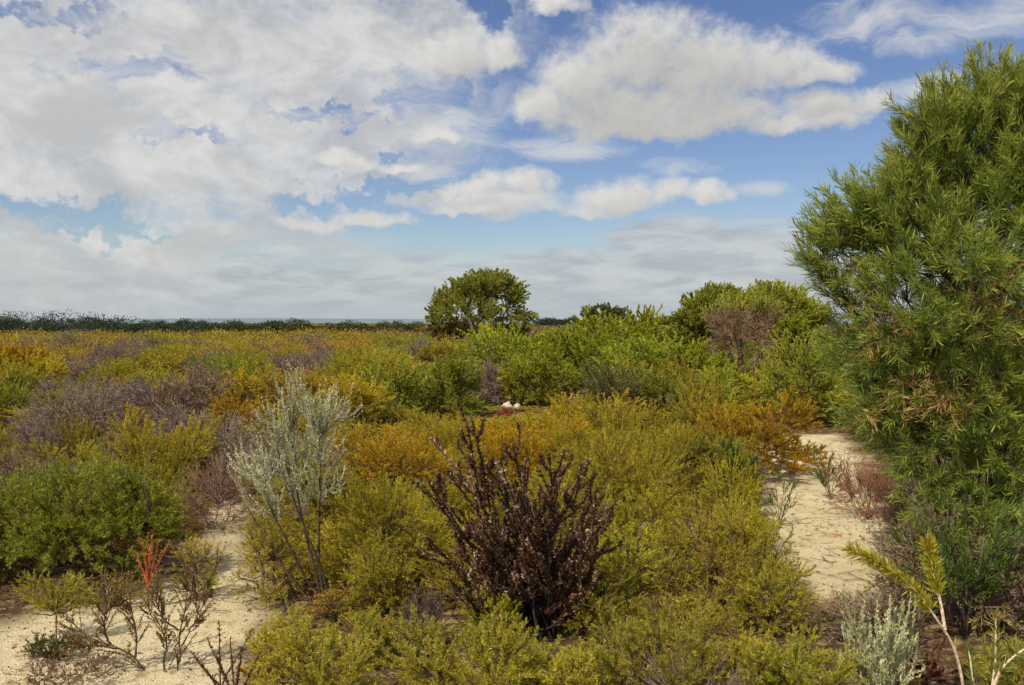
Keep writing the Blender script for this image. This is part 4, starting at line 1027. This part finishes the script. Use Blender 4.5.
occ = B.m('ADD', B.m('MULTIPLY', B.ss(d1, -.2, 1.2), .5), B.m('MULTIPLY', B.ss(d2, -.3, 1.1), .5))
col_c = B.mix(occ, (.75, .735, .70), (.48, .475, .465))
col_c = B.mix(B.ss(el, 40., 170., .55, 0.), col_c, (.54, .54, .54))
fine = B.noise(P_, .03, 8, .6)
col_c = B.mix(B.ss(fine, .35, .7, 0, .4), col_c, (.58, .575, .56))

# broken high sheet on the left
PS = B.v('MULTIPLY', P_, (1, 1.7, 1))
wsh = B.noise(P_, .008, 4, .5, col=True)
Pq = B.v('ADD', P_, B.v('SCALE', B.v('SUBTRACT', wsh, (.5, .5, .5)), scale=70.))
sheet = B.blobs(Pq, [(60, 110, 260, 95), (250, 55, 240, 80), (380, 40, 130, 70), (200, 150, 240, 60), (330, 125, 120, 30), (60, 170, 190, 42), (150, 232, 200, 22), (20, 30, 120, 50), (-300, 120, 400, 180), (480, 205, 100, 14), (240, 185, 160, 36)], .1)
wf = B.noise(P_, .03, 5, .6, col=True)
Ph = B.v('ADD', Pq, B.v('SCALE', B.v('SUBTRACT', wf, (.5, .5, .5)), scale=95.))
hole = B.blobs(Ph, [(140, 72, 62, 11), (150, 60, 36, 10), (430, 92, 30, 20), (320, 122, 46, 7), (30, 202, 74, 10), (110, 222, 50, 6), (400, 190, 60, 9), (420, 105, 34, 14), (5, 5, 26, 10), (75, 3, 34, 8), (190, 132, 40, 5), (480, 15, 26, 18), (300, 200, 30, 8)], 0.)
sn = B.noise(PS, .014, 7, .62, dist=.5)
sheet_d = B.m('SUBTRACT', B.m('ADD', sheet, B.m('MULTIPLY', B.m('SUBTRACT', sn, .5), 2.0)), B.m('MULTIPLY', B.m('MAXIMUM', B.m('ADD', hole, .9), 0), .75))
alpha_s = B.m('MULTIPLY', B.ss(B.m('ADD', sheet_d, B.m('MULTIPLY', B.m('SUBTRACT', fr_, .5), .9)), -.7, 1.15), .93)
sn2 = B.noise(PS, .011, 7, .6, dist=.4)
col_s = B.mix(B.ss(sn2, .36, .62), (.74, .73, .705), (.54, .54, .535))
# thin streaks of high cloud
st = B.noise(B.v('MULTIPLY', B.v('ADD', P_, B.v('SCALE', B.v('SUBTRACT', wsh, (.5, .5, .5)), scale=120.)), (.55, 2.2, 1)), .016, 8, .62, dist=.6)
stm = B.blobs(P_, [(875, 22, 80, 32), (960, 30, 70, 24), (930, 90, 50, 16), (680, 168, 50, 12), (560, 150, 90, 14), (1000, 20, 90, 30), (420, 175, 60, 14), (760, 190, 40, 10), (150, 80, 260, 110), (420, 110, 110, 70)], 0.)
alpha_t = B.m('MULTIPLY', B.ss(B.m('ADD', B.m('MULTIPLY', stm, .5), B.m('MULTIPLY', B.m('SUBTRACT', st, .5), 1.5)), .06, .75), .85)
# layered grey cloud low over the horizon
ln_ = B.noise(B.v('MULTIPLY', P_, (.6, 2.4, 1)), .016, 8, .6, dist=.4)
lowm = B.m('ADD', B.ss(el, 20., 118., 1.05, -.55), B.m('MULTIPLY', B.m('SUBTRACT', ln_, .5), 1.5))
ext = B.blobs(P_, [(690, 245, 110, 34), (760, 250, 80, 40), (600, 270, 150, 26), (720, 285, 160, 30)], .2)
lowm = B.m('MAXIMUM', lowm, B.m('ADD', B.m('MULTIPLY', ext, 1.05), B.m('MULTIPLY', B.m('SUBTRACT', ln_, .5), 1.8)))
alpha_l = B.m('MULTIPLY', B.ss(lowm, -.05, .75), .88)
ln2 = B.noise(B.v('MULTIPLY', P_, (.6, 2.6, 1)), .024, 8, .6, dist=.5)
col_l = B.mix(B.ss(ln2, .34, .64), (.41, .45, .50), (.58, .60, .61))
col_l = B.mix(B.ss(el, 0., 45., .75, 0.), col_l, (.44, .50, .57))

sky = N.new('ShaderNodeTexSky'); sky.sky_type = 'NISHITA'; sky.sun_disc = False
sky.sun_elevation = SEL; sky.sun_rotation = SAZ; sky.air_density = 1.0; sky.dust_density = .6; sky.ozone_density = 1.6
hs = N.new('ShaderNodeHueSaturation'); hs.inputs['Saturation'].default_value = 1.15; hs.inputs['Value'].default_value = 1.0; hs.inputs['Hue'].default_value = .516
L.new(sky.outputs[0], hs.inputs['Color'])
SKY_K = .10
bg = N.new('ShaderNodeBackground'); bg.inputs['Strength'].default_value = SKY_K; L.new(hs.outputs[0], bg.inputs['Color'])
def over(below, col, alpha, gain=1.0):
    b = N.new('ShaderNodeBackground'); b.inputs['Strength'].default_value = gain; L.new(col, b.inputs['Color'])
    mx = N.new('ShaderNodeMixShader'); L.new(alpha, mx.inputs[0]); L.new(below, mx.inputs[1]); L.new(b.outputs[0], mx.inputs[2]); return mx.outputs[0]
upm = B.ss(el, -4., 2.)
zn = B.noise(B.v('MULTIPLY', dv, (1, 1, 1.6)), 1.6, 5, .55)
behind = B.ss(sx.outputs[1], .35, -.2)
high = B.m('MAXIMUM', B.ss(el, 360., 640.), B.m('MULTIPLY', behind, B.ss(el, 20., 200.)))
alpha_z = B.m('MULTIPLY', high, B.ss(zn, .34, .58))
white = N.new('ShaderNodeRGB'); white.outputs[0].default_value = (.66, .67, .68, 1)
zc = N.new('ShaderNodeRGB'); zc.outputs[0].default_value = (.98, .95, .90, 1)          # unseen bright cloud, added overhead and behind the camera for fill light
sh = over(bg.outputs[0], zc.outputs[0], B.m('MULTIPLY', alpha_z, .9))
sh = over(sh, white.outputs[0], B.m('MULTIPLY', alpha_t, upm))
sh = over(sh, col_l, B.m('MULTIPLY', alpha_l, upm))
sh = over(sh, col_s, B.m('MULTIPLY', alpha_s, upm))
sh = over(sh, col_c, B.m('MULTIPLY', alpha_c, upm))
wo = N.new('ShaderNodeOutputWorld'); L.new(sh, wo.inputs[0])

sun = bpy.data.lights.new('sun', 'SUN'); sun.energy = 5.0; sun.angle = math.radians(.5); sun.color = (1, .92, .76)
so = bpy.data.objects.new('sun', sun); COL.objects.link(so)
from mathutils import Vector
so.rotation_euler = Vector(tuple(-sdir)).to_track_quat('-Z', 'Y').to_euler()

# ------------------------------------------------------------------ camera
cam = bpy.data.cameras.new('camera'); cam.sensor_width = 36; cam.lens = F / 1024 * 36; cam.clip_end = 20000; cam.clip_start = .05
co_ = bpy.data.objects.new('camera', cam); COL.objects.link(co_)
co_.location = (0, 0, CAMH); co_.rotation_euler = (math.radians(90) - math.atan((342.5 - HZ) / F), 0, 0)
scene.camera = co_
scene.view_settings.view_transform = 'Standard'; scene.view_settings.look = 'None'; scene.view_settings.exposure = 0
scene.render.engine = 'CYCLES'
scene.cycles.max_bounces = 5; scene.cycles.diffuse_bounces = 4; scene.cycles.glossy_bounces = 1; scene.cycles.transmission_bounces = 2
